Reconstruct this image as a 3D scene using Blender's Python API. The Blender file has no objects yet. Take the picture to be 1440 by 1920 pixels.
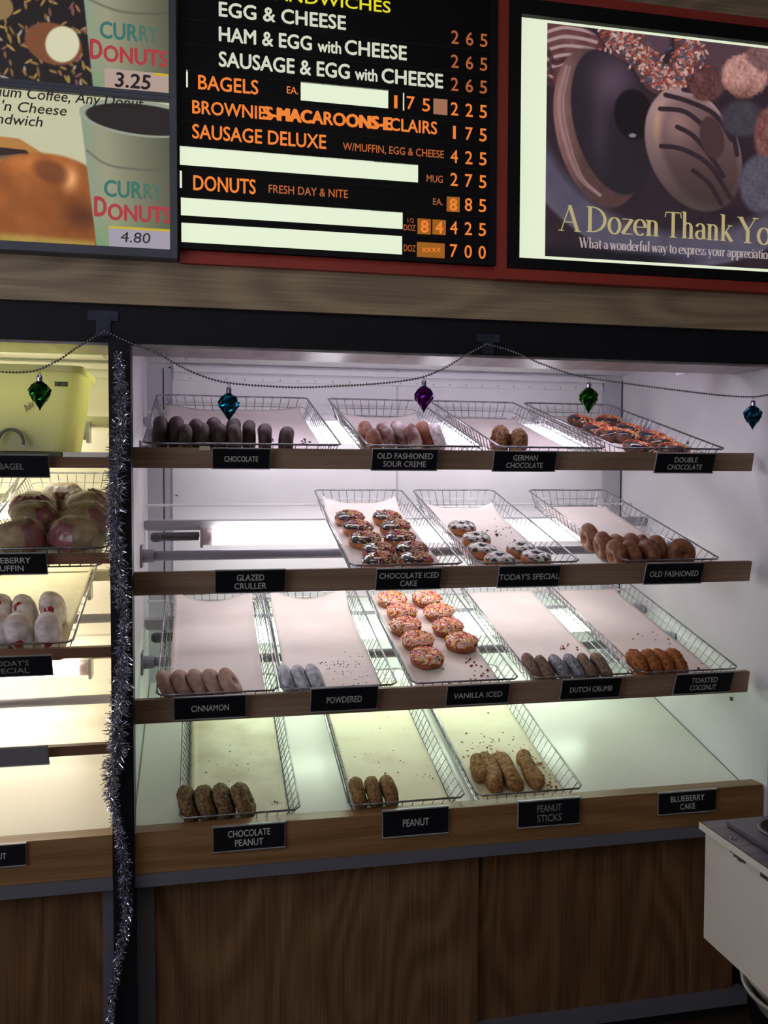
import bpy, bmesh, math, random
import numpy as np
from mathutils import Vector, Matrix, noise
random.seed(7)
rng = np.random.default_rng(5)
scene = bpy.context.scene
COL = scene.collection
PI = math.pi
CZ = 1.45            # camera height above the floor
CY = -2.04           # camera distance in front of the shelf fronts
# ------------------------------------------------------------------ camera
F, YAW, PIT, ROL = 1638.65, 0.207249, 0.0398051, 0.0032734
fw = Vector((math.sin(YAW)*math.cos(PIT), math.cos(YAW)*math.cos(PIT), -math.sin(PIT)))
rt0 = Vector((math.cos(YAW), -math.sin(YAW), 0)); up0 = rt0.cross(fw)
rt = rt0*math.cos(ROL)+up0*math.sin(ROL); up = -rt0*math.sin(ROL)+up0*math.cos(ROL)
cam = bpy.data.cameras.new('camera'); co = bpy.data.objects.new('camera', cam); COL.objects.link(co)
cam.sensor_fit = 'VERTICAL'; cam.sensor_height = 24.0; cam.lens = F/1920*24.0
cam.clip_start = .02
co.matrix_world = Matrix.Translation((0, CY, CZ)) @ Matrix((rt, up, -fw)).transposed().to_4x4()
scene.camera = co

def ray(x, y):
    d = rt*((x-720)/F)+up*((960-y)/F)+fw
    return d/d.y
def at(x, y, Y):                     # measured point at depth Y
    d = ray(x, y)*(Y-CY)
    return Vector((d.x, Y, d.z+CZ))
TILT = 0.2452658
ST, CT, TT = math.sin(TILT), math.cos(TILT), math.tan(TILT)
def on_slope(x, y, z0, Y0=0.0):      # point on a shelf plane rising to the back
    d = ray(x, y); # z = z0 + TT*(Y-Y0)
    t = (z0-CZ-TT*(0-0) + TT*(CY-Y0)) / (d.z-TT)
    return Vector((d.x*t, CY+t, CZ+d.z*t))

# ------------------------------------------------------------------ materials
def lin(c):
    if isinstance(c, str): c = tuple(int(c[i:i+2], 16) for i in (0, 2, 4))
    return tuple((v/255/12.92 if v/255 <= .04045 else ((v/255+.055)/1.055)**2.4) for v in c)+(1,)
MATS = {}
def mat(name, c, rough=.5, metal=0, c2=None, scale=20, detail=4, bump=0, bscale=None, stretch=(1,1,1), lo=.4, hi=.6, coat=0, sheen=0, ior=None, trans=0, alpha=1, spec=.5):
    if name in MATS: return MATS[name]
    m = bpy.data.materials.new(name); m.use_nodes = True; nt = m.node_tree; N = nt.nodes; Lk = nt.links
    b = N['Principled BSDF']; b.inputs['Base Color'].default_value = lin(c)
    b.inputs['Roughness'].default_value = rough; b.inputs['Metallic'].default_value = metal
    b.inputs['Coat Weight'].default_value = coat; b.inputs['Transmission Weight'].default_value = trans
    b.inputs['Alpha'].default_value = alpha
    b.inputs['Specular IOR Level'].default_value = spec
    if ior: b.inputs['IOR'].default_value = ior
    tc = N.new('ShaderNodeTexCoord'); mp = N.new('ShaderNodeMapping'); mp.inputs['Scale'].default_value = stretch
    Lk.new(tc.outputs['Object'], mp.inputs['Vector'])
    if c2 is not None:
        n = N.new('ShaderNodeTexNoise'); n.inputs['Scale'].default_value = scale; n.inputs['Detail'].default_value = detail
        r = N.new('ShaderNodeValToRGB'); r.color_ramp.elements[0].color = lin(c); r.color_ramp.elements[1].color = lin(c2)
        r.color_ramp.elements[0].position = lo; r.color_ramp.elements[1].position = hi
        Lk.new(mp.outputs[0], n.inputs['Vector']); Lk.new(n.outputs['Fac'], r.inputs[0]); Lk.new(r.outputs[0], b.inputs['Base Color'])
    if bump:
        n2 = N.new('ShaderNodeTexNoise'); n2.inputs['Scale'].default_value = bscale or scale*3; n2.inputs['Detail'].default_value = 4
        bp = N.new('ShaderNodeBump'); bp.inputs['Strength'].default_value = bump; bp.inputs['Distance'].default_value = .003
        Lk.new(mp.outputs[0], n2.inputs['Vector']); Lk.new(n2.outputs['Fac'], bp.inputs['Height']); Lk.new(bp.outputs[0], b.inputs['Normal'])
    MATS[name] = m; return m
def wood(name, c1, c2, axis='X', scale=1.0, dist=6, rough=.45, freq=14, pos=(.25,.8), amp=.16, el=.16):
    if name in MATS: return MATS[name]
    m = bpy.data.materials.new(name); m.use_nodes = True; nt = m.node_tree; N = nt.nodes; Lk = nt.links
    b = N['Principled BSDF']; b.inputs['Roughness'].default_value = rough
    tc = N.new('ShaderNodeTexCoord'); mp = N.new('ShaderNodeMapping')
    s = {'X': (el, 1, 1), 'Z': (1, 1, el)}[axis]
    mp.inputs['Scale'].default_value = tuple(v*scale for v in s)
    Lk.new(tc.outputs['Object'], mp.inputs['Vector'])
    w = N.new('ShaderNodeTexNoise'); w.inputs['Scale'].default_value = 2.6; w.inputs['Detail'].default_value = 1.0
    Lk.new(mp.outputs[0], w.inputs['Vector'])
    mul = N.new('ShaderNodeMath'); mul.operation = 'MULTIPLY'; mul.inputs[1].default_value = freq*dist
    Lk.new(w.outputs['Fac'], mul.inputs[0])
    sn = N.new('ShaderNodeMath'); sn.operation = 'SINE'; Lk.new(mul.outputs[0], sn.inputs[0])
    mp2 = N.new('ShaderNodeMapping'); mp2.inputs['Scale'].default_value = {'X': (3, 160, 160), 'Z': (160, 160, 3)}[axis]
    Lk.new(tc.outputs['Object'], mp2.inputs['Vector'])
    f = N.new('ShaderNodeTexNoise'); f.inputs['Scale'].default_value = 1.4; f.inputs['Detail'].default_value = 3
    Lk.new(mp2.outputs[0], f.inputs['Vector'])
    a = N.new('ShaderNodeMath'); a.operation = 'MULTIPLY_ADD'; a.inputs[1].default_value = amp; Lk.new(sn.outputs[0], a.inputs[0]); Lk.new(f.outputs['Fac'], a.inputs[2])
    r = N.new('ShaderNodeValToRGB'); r.color_ramp.elements[0].color = lin(c1); r.color_ramp.elements[1].color = lin(c2)
    r.color_ramp.elements[0].position = pos[0]; r.color_ramp.elements[1].position = pos[1]
    Lk.new(a.outputs[0], r.inputs[0]); Lk.new(r.outputs[0], b.inputs['Base Color'])
    MATS[name] = m; return m
def emit(name, c, s=1.0):
    if name in MATS: return MATS[name]
    m = bpy.data.materials.new(name); m.use_nodes = True; b = m.node_tree.nodes['Principled BSDF']
    b.inputs['Base Color'].default_value = tuple(v*.3 for v in lin(c)[:3])+(1,); b.inputs['Roughness'].default_value = .5
    b.inputs['Emission Color'].default_value = lin(c); b.inputs['Emission Strength'].default_value = s
    MATS[name] = m; return m
def vcol(name, emis=0.0, rough=.5, base=1.0):
    if name in MATS: return MATS[name]
    m = bpy.data.materials.new(name); m.use_nodes = True; nt = m.node_tree; b = nt.nodes['Principled BSDF']
    a = nt.nodes.new('ShaderNodeVertexColor'); a.layer_name = 'Col'
    b.inputs['Roughness'].default_value = rough
    if emis:
        nt.links.new(a.outputs[0], b.inputs['Emission Color']); b.inputs['Emission Strength'].default_value = emis
        b.inputs['Base Color'].default_value = (.02, .02, .02, 1)
    else: nt.links.new(a.outputs[0], b.inputs['Base Color'])
    MATS[name] = m; return m

M_white = mat('white_laminate', 'dad8db', .38, c2='d0ced1', scale=3, bump=.02, bscale=60)
M_deck = mat('white_deck_laminate', 'e2e2da', .25, c2='d9d9d0', scale=2)
M_lwhite = mat('cream_laminate', 'e6e2d4', .35, c2='dedaca', scale=2)
M_alu = mat('brushed_aluminium', 'b6b4be', .42, .25)
M_greystrip = mat('grey_anodised_trim', '74747f', .45, .3)
M_wire = mat('chromed_wire', '9a9aa0', .28, .9, c2='77777c', scale=40)
M_rail = mat('dull_grey_rail', '8e8c9a', .45, .3)
M_board = wood('shelf_board_wood', '7d6450', '98806a', 'X', 1.2, rough=.55)
M_lboard = wood('left_board_wood', '6b4a37', '86634a', 'X', 1.2, rough=.55)
M_ledge = wood('ledge_wood', '7a5832', '96704a', 'X', 1.1, rough=.42)
M_door = wood('door_wood', '5f442b', '866546', 'Z', 1.6, dist=5, rough=.42, el=.24)
M_door2 = wood('door_wood_dark', '573d25', '7c5a3a', 'Z', 1.9, dist=5, rough=.42, el=.22)
M_fascia = wood('fascia_wood', '81715a', 'b09a7a', 'X', 1.5, dist=6, rough=.5, pos=(.12, .92), amp=.22, el=.3)
M_black = mat('black_painted_metal', '15141b', .5, c2='181720', scale=5, spec=.25)
M_void = mat('black_recess', '0b0a0d', .8)
M_red = mat('red_frame_laminate', 'a83a2e', .5, c2='9c3328', scale=4)
M_menu = mat('menu_black_acrylic', '0e0d10', .5, c2='111014', scale=5, spec=.15)
M_menu_frame = mat('menu_black_frame', '141317', .5, spec=.2)
M_greyframe = mat('grey_photo_frame', '5b5d6b', .45, .2, c2='525462', scale=5)
M_plate = mat('black_sign_plastic', '101218', .4, c2='14161c', scale=10, spec=.3)
M_letter = mat('engraved_white', 'c9c9c4', .6)
M_letter_dim = mat('engraved_grey', '8d8d88', .6)
M_holder = mat('clear_sign_holder', 'a9a7a8', .2, c2='8a8888', scale=8)
M_paper = mat('waxed_paper', 'e6dcd6', .55, c2='dfd3cd', scale=6, bump=.05, bscale=12)
M_paper_st = mat('stained_paper', 'dfd8bd', .55, c2='c0b48c', scale=7, detail=6, lo=.5, hi=.78, bump=.12, bscale=16)
M_paper_gr = mat('greasy_paper', 'ddd6bd', .55, c2='b5aa86', scale=8, detail=5, lo=.42, hi=.72, bump=.15, bscale=16)
M_floor = mat('brown_floor_tile', '4a372b', .4, c2='3b2b22', scale=9)
M_ceiling = mat('ceiling_paint', 'b9b6ad', .8, c2='b1aea5', scale=3)
M_wall = mat('room_wall_paint', '8f8a80', .8, c2='88837a', scale=2)
M_steel = mat('stainless_top', '8c8688', .3, .9, c2='757073', scale=5, stretch=(1, 12, 1))
M_enamel = mat('worn_light_metal', 'ddd2c4', .45, .1, c2='cabfb0', scale=3.5, detail=3, lo=.35, hi=.75, bump=.02, bscale=30)
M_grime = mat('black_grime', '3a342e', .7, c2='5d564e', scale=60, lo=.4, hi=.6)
M_tape = mat('grey_blue_tape', '30344a', .35, c2='262a3c', scale=30)
M_bead = mat('silver_beads', '8e8e94', .22, .95)
M_cap = mat('silver_cap', 'a2a2b4', .25, .95)

# ------------------------------------------------------------------ mesh helpers
class MB:
    def __init__(s): s.v = []; s.f = []; s.c = None
    def add(s, vs, fs):
        o = len(s.v); s.v += [tuple(v) for v in vs]; s.f += [tuple(i+o for i in f) for f in fs]
    def box(s, a, b):
        x0, y0, z0 = a; x1, y1, z1 = b
        s.add([(x0,y0,z0),(x1,y0,z0),(x1,y1,z0),(x0,y1,z0),(x0,y0,z1),(x1,y0,z1),(x1,y1,z1),(x0,y1,z1)],
              [(0,3,2,1),(4,5,6,7),(0,1,5,4),(1,2,6,5),(2,3,7,6),(3,0,4,7)])
    def hexa(s, p):   # eight corners, bottom loop then top loop
        s.add(p, [(0,3,2,1),(4,5,6,7),(0,1,5,4),(1,2,6,5),(2,3,7,6),(3,0,4,7)])
    def tube(s, pts, r, n=6, closed=False, caps=True):
        pts = [Vector(p) for p in pts]; rings = []; m = len(pts)
        rr = r if isinstance(r, (list, tuple)) else [r]*m
        prev = None
        for i, p in enumerate(pts):
            if closed: t = (pts[(i+1) % m]-pts[i-1])
            else: t = pts[min(i+1, m-1)]-pts[max(i-1, 0)]
            t = t.normalized() if t.length > 1e-9 else Vector((0, 0, 1))
            ref = Vector((0, 0, 1)) if abs(t.z) < .9 else Vector((1, 0, 0))
            if prev is not None and abs(prev.dot(t)) < .95: ref = prev
            a = (ref-t*ref.dot(t)).normalized(); b = t.cross(a); prev = a
            rings.append([p+(a*math.cos(2*PI*k/n)+b*math.sin(2*PI*k/n))*rr[i] for k in range(n)])
        vs = [v for q in rings for v in q]; fs = []
        for i in range(m if closed else m-1):
            j = (i+1) % m
            for k in range(n): fs.append((i*n+k, i*n+(k+1) % n, j*n+(k+1) % n, j*n+k))
        if caps and not closed: fs.append(tuple(range(n-1, -1, -1))); fs.append(tuple((m-1)*n+k for k in range(n)))
        s.add(vs, fs)
    def lathe(s, prof, n=20, o=(0,0,0), cap=True):
        m = len(prof); vs = []; fs = []
        for r, z in prof:
            for k in range(n): vs.append((o[0]+r*math.cos(2*PI*k/n), o[1]+r*math.sin(2*PI*k/n), o[2]+z))
        for i in range(m-1):
            for k in range(n): fs.append((i*n+k, i*n+(k+1) % n, (i+1)*n+(k+1) % n, (i+1)*n+k))
        if cap: fs.append(tuple(range(n-1, -1, -1))); fs.append(tuple((m-1)*n+k for k in range(n)))
        s.add(vs, fs)
    def mesh(s, name, m, smooth=False, bevel=0):
        me = bpy.data.meshes.new(name); me.from_pydata(s.v, [], s.f)
        if bevel:
            bm = bmesh.new(); bm.from_mesh(me)
            bmesh.ops.bevel(bm, geom=[e for e in bm.edges], offset=bevel, segments=2, affect='EDGES', clamp_overlap=True)
            bm.to_mesh(me); bm.free()
        me.materials.append(m)
        if smooth: me.polygons.foreach_set('use_smooth', [True]*len(me.polygons))
        me.update(); return me
    def build(s, name, m, parent=None, smooth=False, bevel=0):
        return link(name, s.mesh(name, m, smooth, bevel), parent)
def link(name, me, parent=None):
    o = bpy.data.objects.new(name, me); COL.objects.link(o)
    if parent is not None:
        o.parent = parent; o.matrix_parent_inverse = Matrix.Translation(-parent.location) if parent.get('_w') else Matrix()
    return o
def tag(o, label=None, cat=None, group=None, kind=None):
    if label: o['label'] = label
    if cat: o['category'] = cat
    if group: o['group'] = group
    if kind: o['kind'] = kind
    return o
def thing(name, loc, label, cat, group=None, world=True):
    o = bpy.data.objects.new(name, None); COL.objects.link(o); o.location = loc; o.empty_display_size = .05
    tag(o, label, cat, group)
    if world: o['_w'] = 1     # children are written in world coordinates
    return o
def box(name, m, a, b, parent=None, bevel=0):
    q = MB(); q.box(a, b); return q.build(name, m, parent, bevel=bevel)
def structure(o): o['kind'] = 'structure'; return o
def dup(root, mtx, label, group=None):
    r = root.copy(); COL.objects.link(r); r.matrix_world = mtx; r['label'] = label
    if group: r['group'] = group
    for ch in root.children:
        c = ch.copy(); COL.objects.link(c); c.parent = r
        for g in ch.children:
            d = g.copy(); COL.objects.link(d); d.parent = c
    return r

# ------------------------------------------------------------------ text
_tc = {}
def glyphs(s, bold=0.0, shear=0.0, space=1.0):
    k = (s, bold, shear, space)
    if k in _tc: return _tc[k]
    cu = bpy.data.curves.new('t', 'FONT'); cu.body = s; cu.offset = bold; cu.shear = shear; cu.space_character = space
    cu.resolution_u = 3; cu.size = 1.0
    o = bpy.data.objects.new('t', cu); COL.objects.link(o)
    bpy.context.view_layer.update()
    me = bpy.data.meshes.new_from_object(o.evaluated_get(bpy.context.evaluated_depsgraph_get()))
    v = np.array([x.co[:] for x in me.vertices]) if len(me.vertices) else np.zeros((0, 3))
    f = [tuple(p.vertices) for p in me.polygons]
    bpy.data.objects.remove(o); bpy.data.curves.remove(cu); bpy.data.meshes.remove(me)
    _tc[k] = (v, f); return v, f
_h = glyphs('H'); CAP = float(_h[0][:, 1].max()-_h[0][:, 1].min())
def put_text(mb, s, origin, width, cap, upv=Vector((0, 0, 1)), off=Vector((0, -.0006, 0)), bold=0.012, shear=0, center=False, rgt=Vector((1, 0, 0)), space=1.0):
    v, f = glyphs(s, 0, shear, space)
    x0, x1 = v[:, 0].min(), v[:, 0].max(); sy = cap/CAP
    sx = (width/(x1-x0)) if width else sy*.8
    w = sx*(x1-x0); dx = -w/2 if center else 0
    d = bold*cap*1.1; nn = upv.cross(rgt)*-1
    for k, (ox, oz) in enumerate(((0, 0),) if bold <= 0 else ((d, 0), (-d, 0), (0, d), (0, -d))):
        sh = Vector(origin)+off+rgt*ox+upv*oz+Vector((0, -.00004*k, 0))
        mb.add([sh+rgt*((p[0]-x0)*sx+dx)+upv*(p[1]*sy) for p in v], f)
def text_px(mb, s, x0, y0, x1, y1, cappx, Y, bold=.012, shear=0, space=1.0):
    """baseline from (x0,y0) to (x1,y1) on the upright plane at depth Y"""
    a = at(x0, y0, Y); b = at(x1, y1, Y); c = at(x0, y0-cappx, Y)
    a.z = (a.z+b.z)/2
    put_text(mb, s, a, b.x-a.x, c.z-at(x0, y0, Y).z, bold=bold, shear=shear, space=space)

# ================================================================== ROOM
XL, XR, YF, YB, ZT = -2.0, 3.0, -3.8, .95, 2.95
structure(box('floor', M_floor, (XL, YF, -.05), (XR, YB, 0)))
structure(box('ceiling', M_ceiling, (XL, YF, ZT), (XR, YB, ZT+.05)))
structure(box('wall_back', M_wall, (XL, YB, 0), (XR, YB+.05, ZT)))
structure(box('wall_front', M_wall, (XL, YF-.05, 0), (XR, YF, ZT)))
structure(box('wall_left', M_wall, (XL-.05, YF, 0), (XL, YB, ZT)))
structure(box('wall_right', M_wall, (XR, YF, 0), (XR+.05, YB, ZT)))
Z = lambda z: z+CZ
wn = MB(); wn.box((XL-.02, -3.1, 1.05), (XL+.004, -1.0, 2.45))
structure(wn.build('added_window_light_1', emit('added_side_light_pane', 'dfe2f0', 4.2)))  # unseen glowing window, added to light the counter unit and cabinets from the left
q = MB()
for a_, b_ in (((XL, -3.16, .99), (XL+.03, -.94, 1.05)), ((XL, -3.16, 2.45), (XL+.03, -.94, 2.51)), ((XL, -3.16, 1.05), (XL+.03, -3.1, 2.45)), ((XL, -1.0, 1.05), (XL+.03, -.94, 2.45)), ((XL, -2.08, 1.05), (XL+.03, -2.02, 2.45))): q.box(a_, b_)
structure(q.build('trim_7', M_wall))  # frame bars around the added window
# soffit, black beam, posts
structure(box('trim_1', M_fascia, (XL, -.06, Z(.372)), (XR, .02, ZT)))       # wood soffit
tb = MB(); tb.box((XL, -.05, Z(.2905)), (XR, .03, Z(.372))); structure(tb.build('trim_2', M_black))
structure(box('trim_3', M_black, (-.193, -.06, .0), (-.147, .0, Z(.2905))))
structure(box('trim_4', M_black, (1.438, -.06, .0), (1.49, .0, Z(.2905))))
structure(box('trim_5', M_fascia, (1.49, -.05, .0), (XR, .0, Z(.2905))))
structure(box('trim_6', M_fascia, (XL, -.05, .0), (-1.06, .0, Z(.2905))))

# ================================================================== DISPLAY CASES
CL, CR, CB = -.160, 1.434, .78
BT = [.066, -.217, -.509]            # board tops, right case
BH = [.047, .054, .0575]
case = thing('display_case', (.64, 0, 0), 'large lit white display case with three wood-fronted shelves, right of the black post', 'display case')
box('back_panel', M_white, (CL, CB, Z(-.9)), (CR, CB+.02, Z(.372)), case)
sm = at(745, 800, CB).x
tag(box('panel_joint', M_alu, (sm-.003, CB-.003, Z(-.5)), (sm+.003, CB, Z(.36)), case))
box('side_panel', M_white, (CR, -.058, Z(-.9)), (CR+.004, CB, Z(.2905)), case); box('side_panel', M_white, (CR, .03, Z(.2905)), (CR+.004, CB, Z(.372)), case)
box('side_panel', M_white, (CL-.02, .0, Z(-.9)), (CL, CB, Z(.372)), case)
box('case_roof', M_white, (CL, .03, Z(.352)), (CR, CB, Z(.372)), case)
q = MB(); q.box((CL, -.045, Z(.284)), (CR, .115, Z(.2905))); tag(q.build('roof_return', mat('satin_return', 'a09a98', .35, .3, c2='837d7b', scale=4, stretch=(4, 1, 1)), case))
# uprights at the back corners with dark slots
for xa, xb, gr in ((CL, CL+.075, 1), (CR-.07, CR-.002, 0)):
    u = box('upright', M_alu, (xa, CB-.014, Z(-.66)), (xb, CB, Z(.335)), case)
    w = (xa+.048) if gr else xb-.003
    box('upright_groove', M_void, (w, CB-.0155, Z(-.66)), (w+.003, CB-.0135, Z(.335)), u)
    if gr: box('upright_groove', M_alu, (xa+.074, CB-.018, Z(-.66)), (xa+.077, CB-.0135, Z(.335)), u)
# ribbed channel high on the back wall
q = MB()
for z0, z1, y in ((.300, .318, .765), (.318, .326, .772), (.326, .342, .75)): q.box((CL+.08, y, Z(z0)), (CR-.075, CB, Z(z1)))
q.build('wall_channel', M_white, case)
q = MB()
for i in range(24): q.box((CL+.13+i*.056, .7645, Z(.304)), (CL+.132+i*.056, .766, Z(.309)))
q.build('channel_slot', M_void, case)
# screws
q = MB()
for x, y in ((331, 930), (1125, 692), (1096, 705), (318, 690)):
    p = at(x, y, CB-.016); q.lathe([(.004, 0), (.003, .004)], 8, (p.x, p.y-.0, p.z))
for x, y in ((1290, 830), (1372, 1310)):
    Yp = CR/ray(x, y).x+CY; p = at(x, y, Yp); q.box((p.x-.004, p.y-.004, p.z-.005), (p.x, p.y+.004, p.z+.005))
q.build('screw', mat('dark_screw', '4c4a4e', .4, .6), case)
# sloping shelf fronts, rails
for k, (z, h) in enumerate(zip(BT, BH)):
    q = MB(); dy = .010
    q.hexa([(CL, dy, Z(z-h)), (1.418, dy, Z(z-h)), (1.418, dy+.02, Z(z-h)), (CL, dy+.02, Z(z-h)),
            (CL, 0, Z(z)), (1.418, 0, Z(z)), (1.418, .02, Z(z)), (CL, .02, Z(z))])
    q.build('shelf_front_board', M_board, case, bevel=.001)
    q = MB(); yr = .42; zr = Z(z+.0)
    q.tube([(CL+.004, yr, zr), (CR-.004, yr, zr)], .0135, 12)
    rl = q.build('support_rail', M_rail, case, smooth=True)
    q = MB(); q.box((CL, yr-.028, zr-.03), (CL+.006, yr+.028, zr+.03)); q.tube([(CL+.005, yr, zr), (CL+.035, yr, zr)], .018, 12)
    q.box((CR-.006, yr-.028, zr-.03), (CR, yr+.028, zr+.03)); q.tube([(CR-.005, yr, zr), (CR-.035, yr, zr)], .018, 12)
    q.build('rail_flange', M_rail, case)
    # thin rear rod the trays lie on
    q = MB(); yy = .69; zz = Z(z-.043+TT*yy)
    q.tube([(CL, yy, zz), (CR, yy, zz)], .004, 6); q.build('rear_rod', M_white, case)
# deck and ledge
DZ = -.838                              # deck height at Y=0
def slab(q, x0, x1, y0, y1, z0, th=.012):
    q.hexa([(x0, y0, Z(z0+TT*y0)-th), (x1, y0, Z(z0+TT*y0)-th), (x1, y1, Z(z0+TT*y1)-th), (x0, y1, Z(z0+TT*y1)-th),
            (x0, y0, Z(z0+TT*y0)), (x1, y0, Z(z0+TT*y0)), (x1, y1, Z(z0+TT*y1)), (x0, y1, Z(z0+TT*y1))])
q = MB(); slab(q, CL, CR, -.0, CB, DZ); q.build('deck', M_deck, case)
q = MB(); slab(q, CR-.004, CR-.001, -.0, CB, DZ+.002, .001); slab(q, CL+.001, CL+.004, -.0, CB, DZ+.002, .001)
q.build('deck_seam', mat('seam_caulk', '8c8f84', .6), case)
box('ledge', M_ledge, (CL+.013, -.05, Z(-.8895)), (1.426, -.005, Z(-.795)), case, bevel=.0015)
box('metal_strip', M_greystrip, (CL+.013, -.052, Z(-.919)), (1.426, -.005, Z(-.8895)), case, bevel=.001)
# lower cabinet with sliding doors
box('door_stile', M_greystrip, (-.147, -.002, Z(-1.40)), (-.108, .03, Z(-.919)), case)
dm = .672
box('sliding_door', M_door, (-.108, .006, Z(-1.372)), (dm+.002, .022, Z(-.919)), case)
box('sliding_door', M_door2, (dm, .020, Z(-1.372)), (1.395, .036, Z(-.919)), case)
box('bottom_rail', M_greystrip, (-.108, -.004, Z(-1.405)), (1.426, .036, Z(-1.372)), case)
box('toe_kick', M_void, (-.147, .03, 0), (1.43, .05, Z(-1.405)), case)
box('cabinet_body', M_void, (-.147, .05, 0), (1.43, CB, Z(-.93)), case)

# ---- left case
LL, LR = -1.04, -.195
lc = thing('display_case', (-.6, 0, 0), 'yellow-lit display case with four thin wood-fronted shelves, left of the black post', 'display case')
LBpx = [857, 1038, 1215, 1398]
LB = [at(150, y, 0).z-CZ for y in LBpx]
box('back_panel', M_lwhite, (LL, CB, Z(-.9)), (LR, CB+.02, Z(.372)), lc)
box('side_panel', M_lwhite, (LR, 0, Z(-.9)), (LR+.012, CB, Z(.372)), lc)
box('side_panel', M_lwhite, (LL-.02, 0, Z(-.9)), (LL, CB, Z(.372)), lc)
box('case_roof', M_lwhite, (LL, .03, Z(.352)), (LR, CB, Z(.372)), lc)
box('roof_return', MATS['satin_return'], (LL, -.045, Z(.284)), (LR, .115, Z(.2905)), lc)
q = MB()
for z0, z1, y in ((.300, .318, .765), (.318, .326, .772), (.326, .342, .75)): q.box((LL, y, Z(z0)), (LR, CB, Z(z1)))
q.build('wall_channel', M_lwhite, lc)
for k, z in enumerate(LB):
    q = MB(); q.hexa([(LL, .006, Z(z-.024)), (LR, .006, Z(z-.024)), (LR, .02, Z(z-.024)), (LL, .02, Z(z-.024)),
            (LL, 0, Z(z)), (LR, 0, Z(z)), (LR, .02, Z(z)), (LL, .02, Z(z))])
    q.build('shelf_front_board', M_lboard, lc)
    q = MB(); q.tube([(LL, .42, Z(z+.0)), (LR, .42, Z(z+.0))], .0125, 12); q.build('support_rail', M_rail, lc, smooth=True)
    q = MB(); yy = .69; zz = Z(z-.043+TT*yy); q.tube([(LL, yy, zz), (LR, yy, zz)], .004, 6); q.build('rear_rod', M_lwhite, lc)
q = MB(); slab(q, LL, LR, 0, CB, DZ); q.build('deck', M_lwhite, lc)
box('ledge', M_ledge, (LL, -.05, Z(-.8895)), (LR+.002, -.005, Z(-.795)), lc, bevel=.0015)
box('metal_strip', M_greystrip, (LL, -.052, Z(-.919)), (LR+.002, -.005, Z(-.8895)), lc, bevel=.001)
box('door_stile', M_greystrip, (-.222, -.002, Z(-1.40)), (-.193, .03, Z(-.919)), lc)
box('sliding_door', M_door2, (LL, .006, Z(-1.372)), (-.222, .022, Z(-.919)), lc)
box('bottom_rail', M_greystrip, (LL, -.004, Z(-1.405)), (-.193, .036, Z(-1.372)), lc)
box('cabinet_body', M_void, (LL, .05, 0), (LR, CB, Z(-.93)), lc)

# ================================================================== LIGHT FIXTURES
def fixture(name, x0, x1, tx0, tx1, y, zc, em, label, housing, conduit=True, r=.025):
    t = thing(name, ((x0+x1)/2, y, zc), label, 'light fixture')
    q = MB(); q.box((x0, y+.028, zc+.018), (x1, y+.09, zc+.047)); q.build('housing', housing, t, bevel=.002)
    q = MB(); q.tube([(tx0, y, zc), (tx1, y, zc)], r, 16); tag(q.build('fluorescent_tube', em, t, smooth=True), 'glowing white tube')
    for xs, sg in ((tx0, -1), (tx1, 1)):
        q = MB(); q.tube([(xs, y, zc), (xs+sg*.028, y, zc)], r*.96, 16); q.build('tube_end', mat('tube_end_cap', 'b9a8ac', .4, .3), t, smooth=True)
        q = MB(); q.box((xs+sg*.028 if sg > 0 else xs-.036, y-.02, zc-.03), (xs+.036 if sg > 0 else xs-.028, y+.035, zc+.03)); q.build('socket', M_holder, t)
    if conduit:
        q = MB(); n = 220; a = x0+.045; b = tx0-.04
        pts = [(a+(b-a)*i/n, y+.011*math.cos(i*.9), zc+.002+.011*math.sin(i*.9)) for i in range(n+1)]
        q.tube(pts, .0026, 4); q.tube([(a, y, zc), (b, y, zc)], .004, 8)
        q.lathe([(.012, 0), (.018, .006), (.018, .02), (.012, .026)], 12, (a-.012, y, zc-.013))
        q.build('coiled_cable', mat('cable_grey', '4f4d50', .5), t)
    return t
E_top = emit('tube_lilac', 'e9dff6', 16)
E_1 = emit('tube_white_pinkish', 'f3edf6', 9.8)
E_2 = emit('tube_white', 'f8f2f4', 9.4)
E_3 = emit('tube_greenish', 'def6dc', 13.5)
E_L = emit('tube_warm', 'fcf5da', 13)
E_L2 = emit('tube_warm_white', 'fff3e0', 13)
E_Lt = emit('tube_lime', 'e8f2c6', 13)
for k, (z, e, wh) in enumerate(((.125, E_1, 'top'), (-.175, E_2, 'middle'), (-.466, E_3, 'bottom'))):
    fixture('fluorescent_light', CL+.004, CR-.004, .035, 1.245, .55, Z(z), e, 'long white fluorescent light under the back of the %s shelf in the right case' % wh, mat('fixture_grey', 'aeaeb4', .4, .2), k == 1 or True)
fixture('fluorescent_light', CL+.004, CR-.004, 0.0, 1.28, .17, Z(.318), E_top, 'fluorescent light hidden behind the black beam at the top of the right case', M_white, False, .012)
lampy = [810, 957, 1105, 1253]
for k, y in enumerate(lampy):
    zc = at(125, y, .55).z
    fixture('fluorescent_light', LL, LR-.004, LL+.12, at(148, 1253, .55).x, .55, zc, E_L if k < 2 else E_L2, 'fluorescent light under the %s shelf of the left case' % ('first', 'second', 'third', 'fourth')[k], mat('fixture_cream', 'a8a58c', .4, .2), False, .023)
fixture('fluorescent_light', LL, LR-.004, LL+.06, LR-.06, .17, Z(.318), E_Lt, 'fluorescent light hidden behind the black beam at the top of the left case', M_lwhite, False, .012)
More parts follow.
